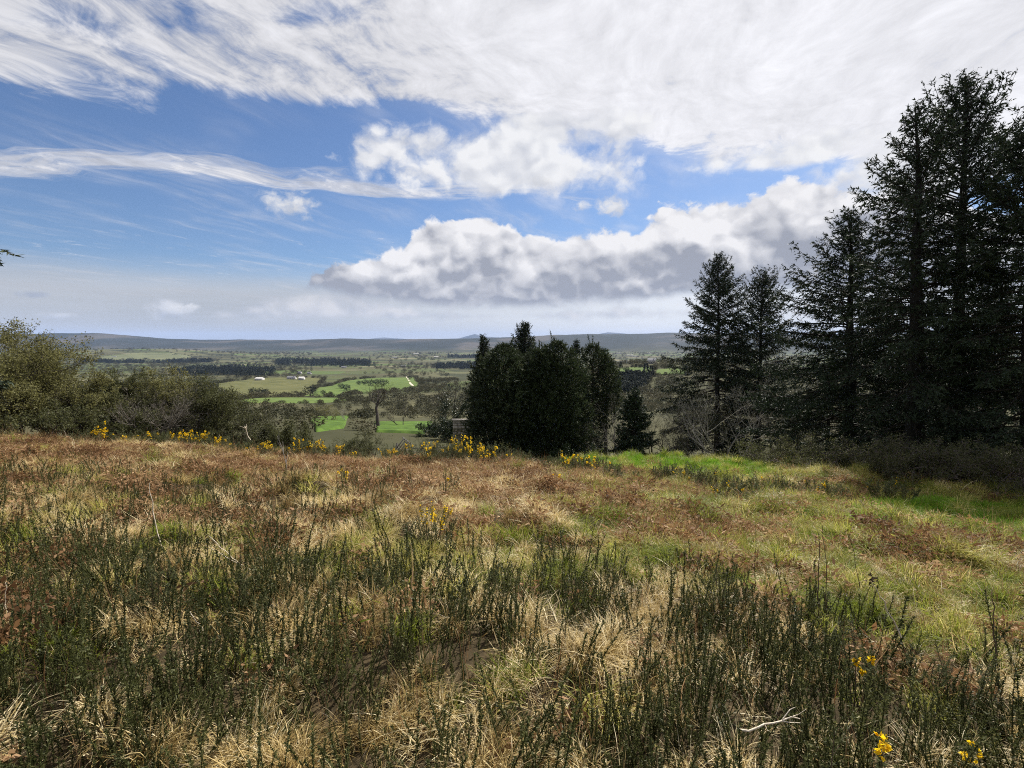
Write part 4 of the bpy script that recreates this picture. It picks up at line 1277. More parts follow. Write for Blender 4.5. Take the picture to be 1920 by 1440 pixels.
# ------------------------------------------------------------------ cypress clump in the middle
CY = 'dark cypress clump in the middle'
SPK = [(0, 1.0), (.3, 1.05), (.55, .98), (.72, .85), (.84, .62), (.93, .38), (1, .05)]
RND = [(0, 1.0), (.3, 1.05), (.6, 1.02), (.8, .86), (.92, .58), (1, .12)]
spruce(906, 39.0, 628, 1.7, 'leftmost pointed tree of the dark cypress clump', seed=41, group=CY, name='cypress_tree', dens=1.5, bare=.05, trunk_r=.16, z0=.02, needle=.9, prof=[(0, .8), (.3, 1.0), (.55, .95), (.75, .62), (.9, .32), (1, .05)], el=(10, 28, 42, 66))
cypress(944, 38.0, 650, 2.1, 'broad rounded cypress at the left front of the clump', seed=42, group=CY, n=6400, leaders=3, prof=RND)
spruce(984, 41.5, 607, 2.5, 'tallest cypress of the clump with a spiky double top', seed=43, group=CY, name='cypress_tree', dens=1.3, bare=.05, trunk_r=.2, z0=.02, needle=.9, prof=[(0, .8), (.3, 1.0), (.6, .95), (.75, .66), (.86, .46), (.94, .30), (1, .05)], el=(10, 30, 44, 66))
cypress(1012, 38.0, 660, 2.1, 'dense cypress in the centre of the clump', seed=44, group=CY, n=6000, leaders=3, prof=RND)
cypress(1046, 38.5, 644, 2.0, 'round-headed cypress right of the clump centre', seed=45, group=CY, n=5600, leaders=3, prof=RND)
spruce(1080, 40.0, 640, 1.8, 'narrow spiky cypress rising at the right of the clump', seed=46, group=CY, name='cypress_tree', dens=1.3, bare=.05, trunk_r=.16, z0=.02, needle=.9, prof=[(0, .8), (.3, 1.0), (.6, .9), (.78, .6), (.9, .34), (1, .05)], el=(10, 30, 44, 66))
cypress(1112, 42.0, 648, 1.5, 'open cypress with bare lower trunk at the right end of the clump', seed=47, group=CY, n=2800, bare=.75, leaders=2, prof=[(0, .4), (.3, .7), (.55, 1.0), (.8, .95), (.93, .6), (1, .1)])
cypress(1138, 43.0, 676, 1.2, 'thin sparse cypress ending the clump on its right', seed=48, group=CY, n=1700, bare=.8, prof=[(0, .4), (.3, .7), (.6, 1.0), (.85, .8), (1, .1)])
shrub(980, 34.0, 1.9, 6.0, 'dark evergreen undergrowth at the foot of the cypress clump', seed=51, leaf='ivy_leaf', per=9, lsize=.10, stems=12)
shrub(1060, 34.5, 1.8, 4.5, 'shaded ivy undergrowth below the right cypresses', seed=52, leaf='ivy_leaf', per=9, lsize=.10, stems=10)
shrub(1112, 33.0, 1.5, 2.2, 'grey-green leafy bush between the clump and the lone conifer', seed=53, leaf='olive_leaf', wood='grey_bark', per=5, lsize=.07)
bare_tree(1150, 40.0, 735, 'pale bare shrub with fine grey twigs beside the lone conifer', seed=54, wood='pale_bark', stems=4, spread=1.1, name='bare_shrub', category='shrub', thick=.9)

# ------------------------------------------------------------------ bare trees and thicket between the conifers
bare_tree(1365, 36.0, 690, 'bare grey tree with tangled pale branches before the middle spruces', seed=61, wood='pale_bark', stems=4, spread=1.15, thick=.7)
bare_tree(1310, 38.0, 730, 'bare twiggy tree left of the tangled grey tree', seed=62, wood='dark_bark', stems=4, spread=1.2, leaf='hawthorn_leaf', per=1, lsize=.06)
bare_tree(1462, 33.0, 740, 'thin bare tree with a crooked ivy-dark stem left of the broad spruce', seed=63, wood='dark_bark', stems=2, spread=1.0)
bare_tree(1250, 39.0, 760, 'low bare thorn right of the lone conifer', seed=64, wood='grey_bark', stems=4, spread=1.3, leaf='hawthorn_leaf', per=1, lsize=.05)
bare_tree(1686, 29.0, 770, 'small dark bare tree standing between the spruce trunks', seed=65, wood='dark_bark', stems=2, spread=1.2)
bare_tree(1870, 27.0, 740, 'bare tree with pale twigs under the right edge spruces', seed=66, wood='grey_bark', stems=3, spread=1.2)
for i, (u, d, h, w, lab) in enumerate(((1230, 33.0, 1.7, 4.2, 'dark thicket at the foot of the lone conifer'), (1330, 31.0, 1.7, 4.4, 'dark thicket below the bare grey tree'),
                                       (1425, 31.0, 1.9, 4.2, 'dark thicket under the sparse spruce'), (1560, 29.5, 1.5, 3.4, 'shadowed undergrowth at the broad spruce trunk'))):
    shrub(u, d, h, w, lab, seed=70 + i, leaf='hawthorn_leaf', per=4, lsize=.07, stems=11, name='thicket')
shrub(1505, 27.0, 1.35, 2.6, 'sunlit green broom-like bush left of the broad spruce', seed=76, leaf='olive_leaf', wood='dark_bark', per=8, lsize=.07, name='green_bush')

# brambles on the bank below the spruces
BR = 'bramble mounds below the tall spruces'
for i, (u, d, h, w, lab) in enumerate(((1490, 20.5, .75, 3.0, 'leftmost grassy bramble mound at the end of the bright strip'),
                                       (1580, 20.0, .85, 3.2, 'grey bramble mound before the broad spruce'),
                                       (1660, 18.8, .9, 3.0, 'bramble mound between the broad spruce and the tall pair'),
                                       (1740, 18.2, .9, 3.2, 'bramble mound in front of the straight spruce trunk'),
                                       (1815, 17.6, .95, 3.2, 'dark bramble mound before the tallest spruce'),
                                       (1900, 16.8, 1.0, 3.2, 'bramble mound in deep shade at the right edge'))):
    shrub(u, d, h * 1.5, w * 1.25, lab, seed=80 + i, wood='bramble_stem', leaf='hawthorn_leaf', per=4, lsize=.06, stems=20, name='bramble', group=BR, up=-.10, spread=1.2, wander=.34)

# ------------------------------------------------------------------ hedge on the left
bare_tree(12, 22.5, 594, 'large olive willow budding at the left edge', seed=101, wood='dark_bark', leaf='olive_leaf', stems=5, spread=.95, per=7, lsize=.085, name='willow_tree', jit=.10,
          spec=[(7, .78, 36, .3), (7, .62, 38, .2), (6, .55, 36, .2), (3, .6, 34, .2)])
HD = 'thorn trees of the left hedge'
bare_tree(118, 25.0, 668, 'olive thorn bush leaning against the willow', seed=102, wood='dark_bark', leaf='olive_leaf', stems=6, spread=1.25, per=4, lsize=.08, name='hawthorn', group=HD)
bare_tree(190, 26.0, 684, 'dense dark thorn next in the hedge right of the olive bush', seed=103, wood='dark_bark', leaf='hawthorn_leaf', stems=7, spread=1.35, per=5, lsize=.08, name='hawthorn', group=HD)
bare_tree(268, 27.0, 678, 'rusty-green crowned thorn in the middle of the left hedge', seed=104, wood='dark_bark', leaf='olive_leaf', stems=5, spread=1.2, per=4, lsize=.085, name='hawthorn', group=HD)
bare_tree(300, 24.5, 712, 'bare grey thorn with tangled twigs in front of the hedge', seed=105, wood='grey_bark', stems=6, spread=1.4, name='hawthorn', group=HD)
bare_tree(350, 26.0, 728, 'dark thorn near the right end of the hedge', seed=106, wood='dark_bark', leaf='hawthorn_leaf', stems=6, spread=1.3, per=3, lsize=.07, name='hawthorn', group=HD)
bare_tree(368, 25.5, 702, 'ivy-dark thorn stem leaning right out of the hedge', seed=107, wood='dark_bark', leaf='hawthorn_leaf', stems=2, spread=.5, lean=(.75, 0), per=6, lsize=.08, name='hawthorn', group=HD, jit=.14)
bare_tree(440, 27.0, 768, 'low twiggy thorn between hedge and evergreen bush', seed=108, wood='grey_bark', leaf='hawthorn_leaf', stems=5, spread=1.4, per=2, lsize=.06, name='hawthorn', group=HD)
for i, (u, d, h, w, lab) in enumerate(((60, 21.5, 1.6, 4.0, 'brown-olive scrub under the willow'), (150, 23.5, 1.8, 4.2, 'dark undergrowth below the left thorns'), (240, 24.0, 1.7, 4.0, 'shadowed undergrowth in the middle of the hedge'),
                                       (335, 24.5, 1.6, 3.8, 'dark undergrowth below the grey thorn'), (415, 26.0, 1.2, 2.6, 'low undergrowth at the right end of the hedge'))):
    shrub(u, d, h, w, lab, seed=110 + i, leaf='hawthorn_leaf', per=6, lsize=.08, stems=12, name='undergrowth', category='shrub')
shrub(528, 28.0, 2.4, 3.0, 'dark rounded evergreen bush right of the hedge', seed=120, leaf='hawthorn_leaf', per=8, lsize=.09, stems=11, name='evergreen_bush')
shrub(484, 27.0, 1.6, 2.0, 'twiggy bush left of the evergreen bush', seed=121, leaf='hawthorn_leaf', wood='grey_bark', per=2, lsize=.07, stems=8)
shrub(668, 36.0, 2.2, 3.8, 'brown domed thorn mound below the bare tree', seed=122, leaf='hawthorn_leaf', wood='dark_bark', per=4, lsize=.07, stems=14)
shrub(712, 33.0, 1.3, 2.6, 'grey heap of bare brambles beside the broken hurdle', seed=123, leaf=None, wood='grey_bark', stems=14, name='bramble', up=-.08, wander=.36)
shrub(640, 32.0, .9, 2.6, 'low dark brambles left of the grey heap', seed=124, leaf='hawthorn_leaf', per=3, lsize=.06, stems=12, name='bramble', up=-.05)
bare_tree(706, 75.0, 708, 'round-crowned bare tree standing in the paddock', seed=131, wood='dark_bark', stems=1, spread=1.05, trunk_share=.30, thick=1.1)
bare_tree(752, 80.0, 745, 'small thin bare tree right of the round-crowned one', seed=132, wood='dark_bark', stems=2, spread=.8)
bare_tree(838, 66.0, 700, 'tall ivy-clad tree leaning left beside the stone wall', seed=133, wood='dark_bark', stems=2, spread=.8, lean=(-.25, 0), ivy=True, trunk_share=.42)
shrub(850, 62.0, 3.2, 4.5, 'dark ivy mound right of the ivy-clad tree', seed=134, leaf='ivy_leaf', per=7, lsize=.14, stems=11)
shrub(806, 66.0, 2.0, 3.0, 'dark bush at the foot of the ivy-clad tree', seed=135, leaf='ivy_leaf', per=6, lsize=.13, stems=9)
shrub(838, 36.0, 1.5, 4.2, 'dry broom bush sloping down before the stone wall', seed=136, leaf='olive_leaf', wood='grey_bark', per=4, lsize=.07, stems=13)
shrub(610, 95.0, 3.2, 6.0, 'pale grey willow scrub behind the paddock', seed=137, leaf='olive_leaf', wood='grey_bark', per=2, lsize=.12, stems=9)
bare_tree(646, 92.0, 765, 'slender pale birch behind the thorn mound', seed=138, wood='pale_bark', stems=1, spread=.7)


def edge_conifer():
    # a spruce standing beyond the left edge of the picture; one long branch tip reaches into view
    r = np.random.default_rng(9)
    x, y = -15.6, 13.2; z = H(x, y)
    tip = np.array([(34 - 960) / 960 * 13.4, 13.4, CAMZ + ray(34, 470)[2] * 13.4]) - np.array([x, y, z - .15])
    tip2 = np.array([(18 - 960) / 960 * 13.0, 13.0, CAMZ + ray(18, 490)[2] * 13.0]) - np.array([x, y, z - .15])
    def extra(P, L, tb, Ht):
        # keep the rest of the crown clear of the view, add the two long branches
        ok = P[:, -1, 0] < 1.0
        P, L, tb = P[ok], L[ok], tb[ok]
        s = np.linspace(0, 1, 8)[:, None]
        add = []
        for tp in (tip, tip2):
            b = np.array([0, 0, tp[2] + .1]); q = b + (tp - b) * s; q[:, 2] += .25 * np.sin(s[:, 0] * np.pi) * .4; add.append(q)
        return np.concatenate([P, add]), np.concatenate([L, [2.0, 1.8]]), np.concatenate([tb, [.9, .9]])
    spruce(0, 0, 0, 2.0, 'spruce left of the picture whose branch tip hangs into view', seed=91, xy=(x, y), height_m=9.0, dens=.9, extra=extra, trunk_r=.2)


edge_conifer()

# ------------------------------------------------------------------ gorse in flower along the edge of the slope
GB = 'gorse bushes along the field edge'
EDGE = [  # column, distance, height, width, flowering stems, label
    (160, 23.0, .75, 1.3, 22, 'gorse bush with a big yellow tuft, leftmost on the field edge'),
    (212, 23.4, .55, 1.0, 6, 'low gorse with a single yellow sprig right of the leftmost tuft'),
    (240, 23.2, .55, 1.0, 8, 'low flowering gorse before the middle of the hedge'),
    (285, 23.4, .6, 1.1, 8, 'low gorse with scattered flowers under the grey thorn'),
    (322, 23.0, .75, 1.1, 14, 'gorse with upright yellow tuft below the grey thorn'),
    (362, 23.0, .75, 1.3, 20, 'gorse with heavy yellow bloom below the dark thorn'),
    (402, 23.2, .65, 1.0, 8, 'gorse with few flowers near the white twig'),
    (440, 22.5, .6, 1.0, 4, 'almost flowerless low gorse right of the white twig'),
    (478, 22.0, .65, 1.2, 18, 'gorse with two yellow tufts at the foot of the white dead branch'),
    (556, 22.3, .75, 1.0, 12, 'tall yellow gorse spray before the evergreen bush'),
    (582, 21.4, .75, 1.2, 26, 'brightest yellow gorse right of the evergreen bush'),
    (624, 21.8, .7, 1.0, 14, 'yellow gorse next right of the brightest one'),
    (664, 22.4, .6, 1.1, 8, 'gorse with orange-yellow sprigs below the thorn mound'),
    (730, 22.8, .65, 1.0, 10, 'gorse in front of the broken hurdle'),
    (786, 20.8, .95, 1.5, 12, 'grey-green gorse with orange flowers left in the large group'),
    (832, 20.2, 1.05, 1.7, 8, 'wide gorse with few flowers in the large group'),
    (872, 20.4, 1.15, 1.8, 26, 'largest gorse mound with yellow crown left of the cypresses'),
    (928, 19.4, .95, 1.5, 20, 'gorse with yellow flowers high and low before the cypress clump'),
    (968, 19.8, .7, 1.2, 2, 'small grey gorse without bloom below the cypress clump'),
    (1052, 17.2, .75, 1.3, 8, 'dark gorse with one tall flowering shoot below the cypress clump'),
    (1082, 17.6, .7, 1.1, 14, 'gorse with yellow tips left of the bright grass strip'),
    (1122, 17.2, .65, 1.2, 8, 'spindly gorse where the bright grass strip begins'),
    (1165, 16.6, .55, 1.1, 3, 'low brown-green gorse in front of the bright strip'),
    (1255, 17.4, .60, .7, 6, 'single orange-tipped gorse shoot on the bright strip'),
    (1300, 17.0, .55, 1.0, 7, 'low gorse with yellow sprigs on the bright strip'),
    (1345, 16.6, .6, 1.3, 6, 'twiggy gorse patch right of the bright strip centre'),
    (1392, 15.6, .55, 1.2, 4, 'dark twiggy gorse left of the bramble mounds'),
    (1378, 14.0, .50, .8, 8, 'small gorse with orange flowers below the twiggy patch'),
    (1460, 15.2, .6, 1.2, 3, 'dark gorse at the end of the bright strip'),
    (1528, 14.8, .55, .9, 6, 'gorse with a single orange sprig before the grey brambles'),
    (1568, 13.8, .55, .9, 10, 'gorse with a small yellow spray before the grey brambles'),
    (1690, 14.6, .65, .9, 5, 'gorse with one orange tip in the shade of the spruces'),
]
for i, (u, d, h, w, fl, lab) in enumerate(EDGE):
    if u < 560: d -= 2.2
    x, y, _ = at(u, d)
    wild = u > 1140
    if 1140 < u < 1450: d -= 1.4; x, y, _ = at(u, d)
    gorse((x, y), h * (1.25 if wild else 1.15), w * (1.5 if wild else 1.15), lab, seed=200 + i, stems=int(28 + 14 * w) if wild else int(40 + 18 * w), fl_lo=.6, flowers=max(1, fl // 2) if wild else int(fl * 1.3), nfl=14, fsize=.030 if wild else .038,
          upright=1.5 if wild else .9, sl=.065, sw=.016, spines=40, group=GB, branch=3)

# ------------------------------------------------------------------ plants that stand out on the slope
NG = 'gorse plants standing out of the near slope'
NEAR = [  # column, distance, height, width, stems, flowers, label
    (808, 6.0, .62, .42, 26, 9, 'dark gorse plant with yellow flowers in the middle of the slope'),
    (536, 4.9, .36, .62, 22, 0, 'open candelabra-shaped gorse left of the middle plant'),
    (830, 9.6, .75, .10, 3, 0, 'single tall dark gorse shoot behind the middle plant'),
    (845, 10.4, .5, .45, 12, 1, 'small gorse behind the tall single shoot'),
    (632, 11.0, .55, .5, 14, 4, 'gorse seedling with yellow sprig on the left bracken'),
    (1036, 11.2, .5, .4, 8, 2, 'gorse shoot with one yellow tip on the bracken strip'),
    (1638, 3.05, .52, .20, 6, 3, 'gorse shoot with a yellow flower head at lower right'),
    (1640, 1.85, .76, .14, 6, 6, 'gorse tipped with large yellow blooms at the bottom right'),
    (1905, 2.45, .44, .16, 5, 2, 'gorse with small yellow flowers at the bottom right edge'),
    (1048, 5.6, .50, .18, 6, 0, 'dark gorse spire pair right of the middle plant'),
    (1160, 4.8, .52, .14, 4, 0, 'leaning dark gorse spire in the centre right'),
    (1365, 4.4, .50, .30, 8, 0, 'gorse spires at the edge of the yellow grass'),
    (1480, 3.9, .50, .34, 9, 0, 'branched gorse before the yellow grass at right'),
    (1560, 3.6, .45, .34, 9, 0, 'gorse cluster left of the drooping seed stalk'),
    (1780, 3.4, .48, .26, 8, 0, 'gorse spires right of the drooping seed stalk'),
    (1870, 3.3, .46, .22, 6, 0, 'curved gorse shoot near the right edge'),
    (430, 3.9, .46, .40, 11, 0, 'dark gorse tuft left of the pale bent grass'),
    (255, 3.6, .46, .42, 11, 0, 'dark gorse tuft at the left of the near slope'),
    (880, 4.3, .48, .5, 13, 0, 'dense dark gorse tuft in the near centre'),
    (700, 4.2, .46, .45, 12, 0, 'dark gorse tuft below the candelabra-shaped plant'),
]
for i, (u, d, h, w, st, fl, lab) in enumerate(NEAR):
    x, y, _ = at(u, d)
    gorse((x, y), h, w, lab, seed=300 + i, stems=st, flowers=fl, nfl=13, fsize=.021 if d < 7 else .034, single=d < 7, sl=.032, sw=.0062, spines=85, group=NG, name='gorse_plant', upright=1.5, branch=2, fl_lo=.6)


def stalk(u, v0, v1, u1, depth, label, mat='dry_stalk', rad=.004, bend=.05, name='dead_stalk', seed=1, side_twigs=0, head=None, depth1=None, lift=0.0, category='stalk'):
    """a stalk from the pixel u,v0 (its foot) to u1,v1 (its tip)"""
    r = np.random.default_rng(seed)
    d1 = depth1 or depth
    A = np.array([ray(u, v0)[0] * depth, depth, 0.0]); A[2] = max(H(A[0], A[1]) - .02 + lift, CAMZ + ray(u, v0)[2] * depth)
    B = np.array([ray(u1, v1)[0] * d1, d1, CAMZ + ray(u1, v1)[2] * d1])
    foot = np.array([A[0], A[1], H(A[0], A[1]) - .02])
    s = np.linspace(0, 1, 9)[:, None]
    P = A + (B - A) * s + np.sin(s * np.pi) * np.array([bend, 0, bend * .5])
    P = P + np.concatenate([np.zeros((1, 3)), r.normal(0, .006, (7, 3)), np.zeros((1, 3))])
    root = thing(name, tuple(foot), label, category)
    g = Geo(); V, T = tubes((P - foot)[None], (rad * (1.1 - .6 * s[:, 0]))[None], 5); g.add(V, T)
    obj('stem', g.mesh('stem', True), MAT[mat], root)
    if side_twigs:
        i = r.integers(3, 8, side_twigs); C = P[i] - foot; D = unit((B - A) * .8 + r.normal(0, .4, (side_twigs, 3)) * np.linalg.norm(B - A))
        L = r.uniform(.15, .4, side_twigs) * np.linalg.norm(B - A)
        Q = np.stack([C, C + D * L[:, None] * .5 + r.normal(0, .01, (side_twigs, 3)), C + D * L[:, None]], 1)
        g = Geo(); V, T = tubes(Q, np.array([[1, .7, .3]]) * rad * .6, 3); g.add(V, T); obj('twigs', g.mesh('twigs'), MAT[mat], root, kind='stuff')
    if head:
        g = Geo(); n = 40; C = (B - foot) + r.normal(0, head * .35, (n, 3)); V, T = flakes(C, r.normal(size=(n, 3)), head * .6, head * .3); g.add(V, T)
        obj('seed_head', g.mesh('seed_head'), MAT['brown_stalk'], root, kind='stuff')
    return root


ST = [
    dict(u=312, v0=1060, v1=905, u1=280, depth=5.6, label='long pale dead stalk standing on the left slope', rad=.006, bend=-.03),
    dict(u=392, v0=1215, v1=1142, u1=354, depth=3.5, label='short white broken stalk in the lower left gorse', rad=.004, bend=.0),
    dict(u=1385, v0=1368, v1=1348, u1=1500, depth=2.25, label='pale crooked stick lying across the lower right gorse', rad=.005, bend=.02, side_twigs=4),
    dict(u=1690, v0=1195, v1=1090, u1=1632, depth=3.4, label='pale leaning stalk with a dark seed head at right', rad=.005, bend=.01, head=.045),
    dict(u=1628, v0=968, v1=936, u1=1612, depth=10.5, label='white forked dead tuft on the grass below the spruces', rad=.012, bend=.0, side_twigs=7),
    dict(u=1415, v0=1140, v1=990, u1=1416, depth=5.0, label='tall thin brown stem left of the twin stems', mat='brown_stalk', rad=.004, bend=.0),
    dict(u=1533, v0=1160, v1=1000, u1=1535, depth=4.4, label='left of two tall brown stems on the yellow grass', mat='brown_stalk', rad=.005, bend=.0),
    dict(u=1550, v0=1170, v1=985, u1=1542, depth=4.3, label='right of two tall brown stems on the yellow grass', mat='brown_stalk', rad=.004, bend=.01),
    dict(u=1612, v0=1100, v1=1000, u1=1590, depth=4.8, label='thin leaning brown stem right of the twin stems', mat='brown_stalk', rad=.003, bend=.01),
    dict(u=1868, v0=1240, v1=1105, u1=1860, depth=3.6, label='tall dark weed stem near the right edge', mat='brown_stalk', rad=.005, bend=.0),
    dict(u=452, v0=1060, v1=1005, u1=392, depth=5.2, label='pale crossed stalk lying on the left slope', rad=.005, bend=.0),
    dict(u=480, v0=1075, v1=1022, u1=385, depth=5.0, label='lower pale stalk crossing the lying one', rad=.004, bend=.0),
    dict(u=470, v0=825, v1=795, u1=462, depth=23.0, label='white dead branch rising above the gorse left of the evergreen bush', mat='dry_stalk', rad=.018, bend=-.08, side_twigs=9, name='dead_branch', category='branch'),
    dict(u=405, v0=828, v1=815, u1=412, depth=22.6, label='short white twig among the gorse flowers', rad=.02, bend=.0),
    dict(u=90, v0=832, v1=815, u1=128, depth=20.5, label='pale dry reeds heap at the left field edge', rad=.014, bend=.0, side_twigs=14),
    dict(u=14, v0=1160, v1=1092, u1=10, depth=3.7, label='upright white stalk at the left edge', rad=.004, bend=-.005),
    dict(u=1070, v0=1020, v1=1000, u1=1020, depth=7.2, label='short pale stick leaning in the middle grass', rad=.007, bend=.0),
    dict(u=1160, v0=1090, v1=1025, u1=1165, depth=5.2, label='white straight stalk right of the gorse spires', rad=.003, bend=.0),
    dict(u=540, v0=905, v1=818, u1=520, depth=14.5, label='thin grey dead sapling on the left bracken', mat='weathered_wood', rad=.012, bend=.06, side_twigs=5),
]
for i, k in enumerate(ST): stalk(seed=400 + i, **k)


# ------------------------------------------------------------------ hurdle, rails, wall
def box(g, c, s, ax=None):
    c = np.asarray(c, float); s = np.asarray(s, float) / 2
    A = np.eye(3) if ax is None else np.asarray(ax, float)
    V = np.array([[i, j, k] for k in (-1, 1) for j in (-1, 1) for i in (-1, 1)], float) * s
    g.add(c + V @ A, [(0, 2, 3), (0, 3, 1), (4, 5, 7), (4, 7, 6), (0, 1, 5), (0, 5, 4), (2, 6, 7), (2, 7, 3), (0, 4, 6), (0, 6, 2), (1, 3, 7), (1, 7, 5)])
    return g


def build_hurdle():
    x, y, z = at(740, 27.0); z = CAMZ + ray(740, 838)[2] * 27.0
    gz = H(x, y)
    root = thing('broken_hurdle', (x, y, gz), 'broken grey wooden hurdle tilted beside the bramble heap', 'hurdle')
    a = RAD(52); U = np.array([math.cos(a), 0, math.sin(a)]); Nn = np.array([-math.sin(a), 0, math.cos(a)]); Wv = np.array([0, 1., 0])
    off = np.array([0, 0, max(z - gz, .2)])
    for k in range(4):
        g = Geo(); box(g, off + Nn * (-.05 - .13 * k) + U * .3, (.72, .03, .055), np.array([U, Wv, Nn])); obj('rail', g.mesh('rail'), MAT['weathered_wood'], root)
    for q in (0.02, .60):
        g = Geo(); box(g, off + U * q + Nn * -.24 + Wv * .035, (.05, .03, .62), np.array([U, Wv, Nn])); obj('upright', g.mesh('upright'), MAT['weathered_wood'], root)
    g = Geo(); P = np.array([[[-.05, .08, -.1], [0, .08, .4], [.02, .08, off[2] + .2]]]); V, T = tubes(P, .04, 6); g.add(V, T); obj('post', g.mesh('post'), MAT['weathered_wood'], root)


def build_rails():
    x0, y0, _ = at(756, 32.0); x1, y1, _ = at(846, 31.0)
    root = thing('rail_fence', (x0, y0, H(x0, y0)), 'sagging grey rail fence in front of the paddock', 'fence')
    base = np.array([x0, y0, H(x0, y0)])
    def gz(t):
        x, y = x0 + (x1 - x0) * t, y0 + (y1 - y0) * t
        return np.array([x, y, H(x, y)]) - base
    for k in range(4):
        g = Geo(); P = np.array([[gz(t) + np.array([0, 0, .75 + .27 * k + .05 * math.sin(t * 5 + k)]) for t in np.linspace(0, 1, 7)]])
        V, T = tubes(P, .032, 5); g.add(V, T); obj('rail', g.mesh('rail'), MAT['weathered_wood'], root)
    for t in (0.02, .35, .68, .98):
        g = Geo(); p = gz(t); V, T = tubes(np.array([[p + [0, .05, -.1], p + [0, .05, .9], p + [.01, .05, 1.75]]]), .055, 6); g.add(V, T); obj('post', g.mesh('post'), MAT['weathered_wood'], root)


def build_wall():
    r = np.random.default_rng(3)
    d = 50.0; x0 = (848 - 960) / 960 * d; x1 = (896 - 960) / 960 * d; y = d
    ztop = CAMZ + ray(866, 790)[2] * d; zb = min(H(x0, y), H(x1, y)) - .1
    root = thing('stone_wall', ((x0 + x1) / 2, y, zb), 'ruined stone shed wall with pale coping beside the cypresses', 'wall')
    cx = (x0 + x1) / 2; h = ztop - zb
    # courses of uneven stones
    z = 0.0
    while z < h - .12:
        ch = r.uniform(.22, .34); x = x0 - cx
        while x < x1 - cx - .05:
            w = r.uniform(.28, .60); w = min(w, x1 - cx - x)
            g = Geo(); box(g, (x + w / 2, r.normal(0, .025), z + ch / 2), (w - .025, .42, ch - .025)); obj('stone', g.mesh('stone'), MAT['stone'], root)
            x += w
        z += ch
    g = Geo(); box(g, (0, 0, z + .07), (x1 - x0 + .2, .56, .12)); obj('coping', g.mesh('coping'), MAT['stone'], root)
    g = Geo(); n = 500
    C = np.column_stack([r.uniform(x0 - cx, x1 - cx, n), np.full(n, -.25), r.random(n) ** 1.4 * h * .8]); V, T = flakes(C, r.normal(size=(n, 3)), .16, .12); g.add(V, T, np.repeat(np.clip(r.normal(.7, .2, n), 0, 1), 4))
    obj('ivy', g.mesh('ivy'), MAT['olive_leaf'], root)


build_hurdle(); build_rails(); build_wall()


# ------------------------------------------------------------------ trees and farms down in the valley
def field_tree(u, v, h, label, kind='round', seed=1, wide=1.0, group='trees standing in the valley fields'):
    r = np.random.default_rng(seed); x, y = on_ground(u, v); z = H(x, y)
    root = thing('valley_tree', (x, y, z - .05 * h), label, 'tree', group)
    g = Geo(); n = 420
    if kind == 'conifer':
        t = r.random(n) ** .8; a = r.uniform(0, 6.28, n); q = .22 * (1.03 - t) * r.uniform(.5, 1.05, n) * wide
        C = np.stack([np.cos(a) * q, np.sin(a) * q, .12 + .86 * t], -1); D = np.stack([np.cos(a), np.sin(a), r.uniform(-.3, .5, n)], -1)
    else:
        vv = unit(r.normal(size=(n, 3))); q = r.random(n) ** .4
        lump = .7 + .6 * vnoise(vv[:, 0] * 2.4 + 5, vv[:, 1] * 2.4 + vv[:, 2] * 2.2, seed)
        C = vv * (q * lump)[:, None] * np.array([.46 * wide, .46 * wide, .38]) + np.array([0, 0, .60]); D = vv + r.normal(0, .7, (n, 3)) + np.array([0, 0, .25])
    V, T = flakes(C * h, D, .11 * h * r.uniform(.6, 1.3, n), .065 * h)
    g.add(V, T, np.repeat(np.clip(r.normal(.5, .25, n), 0, 1), 4)); obj('crown', g.mesh('crown'), MAT['far_conifer'], root)
    g = Geo(); V, T = tubes(np.array([[[0, 0, 0], [.01 * h, 0, .3 * h], [0, 0, .75 * h]]]), np.array([[.035, .028, .01]]) * h, 6); g.add(V, T)
    obj('trunk', g.mesh('trunk'), MAT['dark_bark'], root)


def px_h(u, v, px):
    x, y = on_ground(u, v); return px / 960 * y


VT = [(475, 744, 18, 'round', 1.0, 'left of three dark trees on the green field edge'), (488, 744, 17, 'round', 1.1, 'middle of three dark trees on the green field edge'),
      (499, 743, 15, 'round', .9, 'right of three dark trees on the green field edge'), (582, 743, 21, 'round', 1.3, 'broad dark tree alone on the green field'),
      (606, 741, 10, 'round', 1.1, 'smaller of two dots of trees right of the broad tree'), (620, 742, 9, 'round', 1.0, 'smallest round tree right of the broad tree'),
      (640, 730, 12, 'round', 1.2, 'left tree of the pair at the foot of the hedge row'), (650, 734, 14, 'round', 1.1, 'right tree of the pair at the foot of the hedge row'),
      (673, 723, 10, 'round', 1.1, 'first tree of the dark row on the bright field'), (684, 723, 12, 'round', 1.2, 'second tree of the dark row on the bright field'),
      (695, 724, 13, 'round', 1.2, 'third tree of the dark row on the bright field'), (707, 724, 14, 'round', 1.2, 'fourth tree of the dark row on the bright field'),
      (719, 725, 15, 'round', 1.3, 'last and largest tree of the dark row'),
      (1164, 692, 14, 'conifer', 1.3, 'pointed tree at the top left of the hill field'), (1174, 698, 12, 'round', 1.2, 'round tree in the left hill field'),
      (1211, 706, 27, 'conifer', 1.2, 'taller conifer of the pair between the hill fields'), (1221, 706, 22, 'conifer', 1.3, 'shorter conifer of the pair between the hill fields'),
      (1185, 690, 7, 'conifer', 1.2, 'first small tree on the hill field hedge'), (1192, 690, 8, 'conifer', 1.4, 'second small tree on the hill field hedge'),
      (1200, 690, 7, 'round', 1.4, 'third small tree on the hill field hedge'), (1285, 700, 16, 'round', 1.3, 'round tree at the right end of the hill field'),
      (842, 730, 11, 'conifer', 1.3, 'dark pointed tree in the scrub left of the cypress clump'), (768, 712, 8, 'round', 1.3, 'small tree beside the farm track')]
for i, (u, v, p, k, w, lab) in enumerate(VT): field_tree(u, v, px_h(u, v, p), lab, k, 500 + i, w)


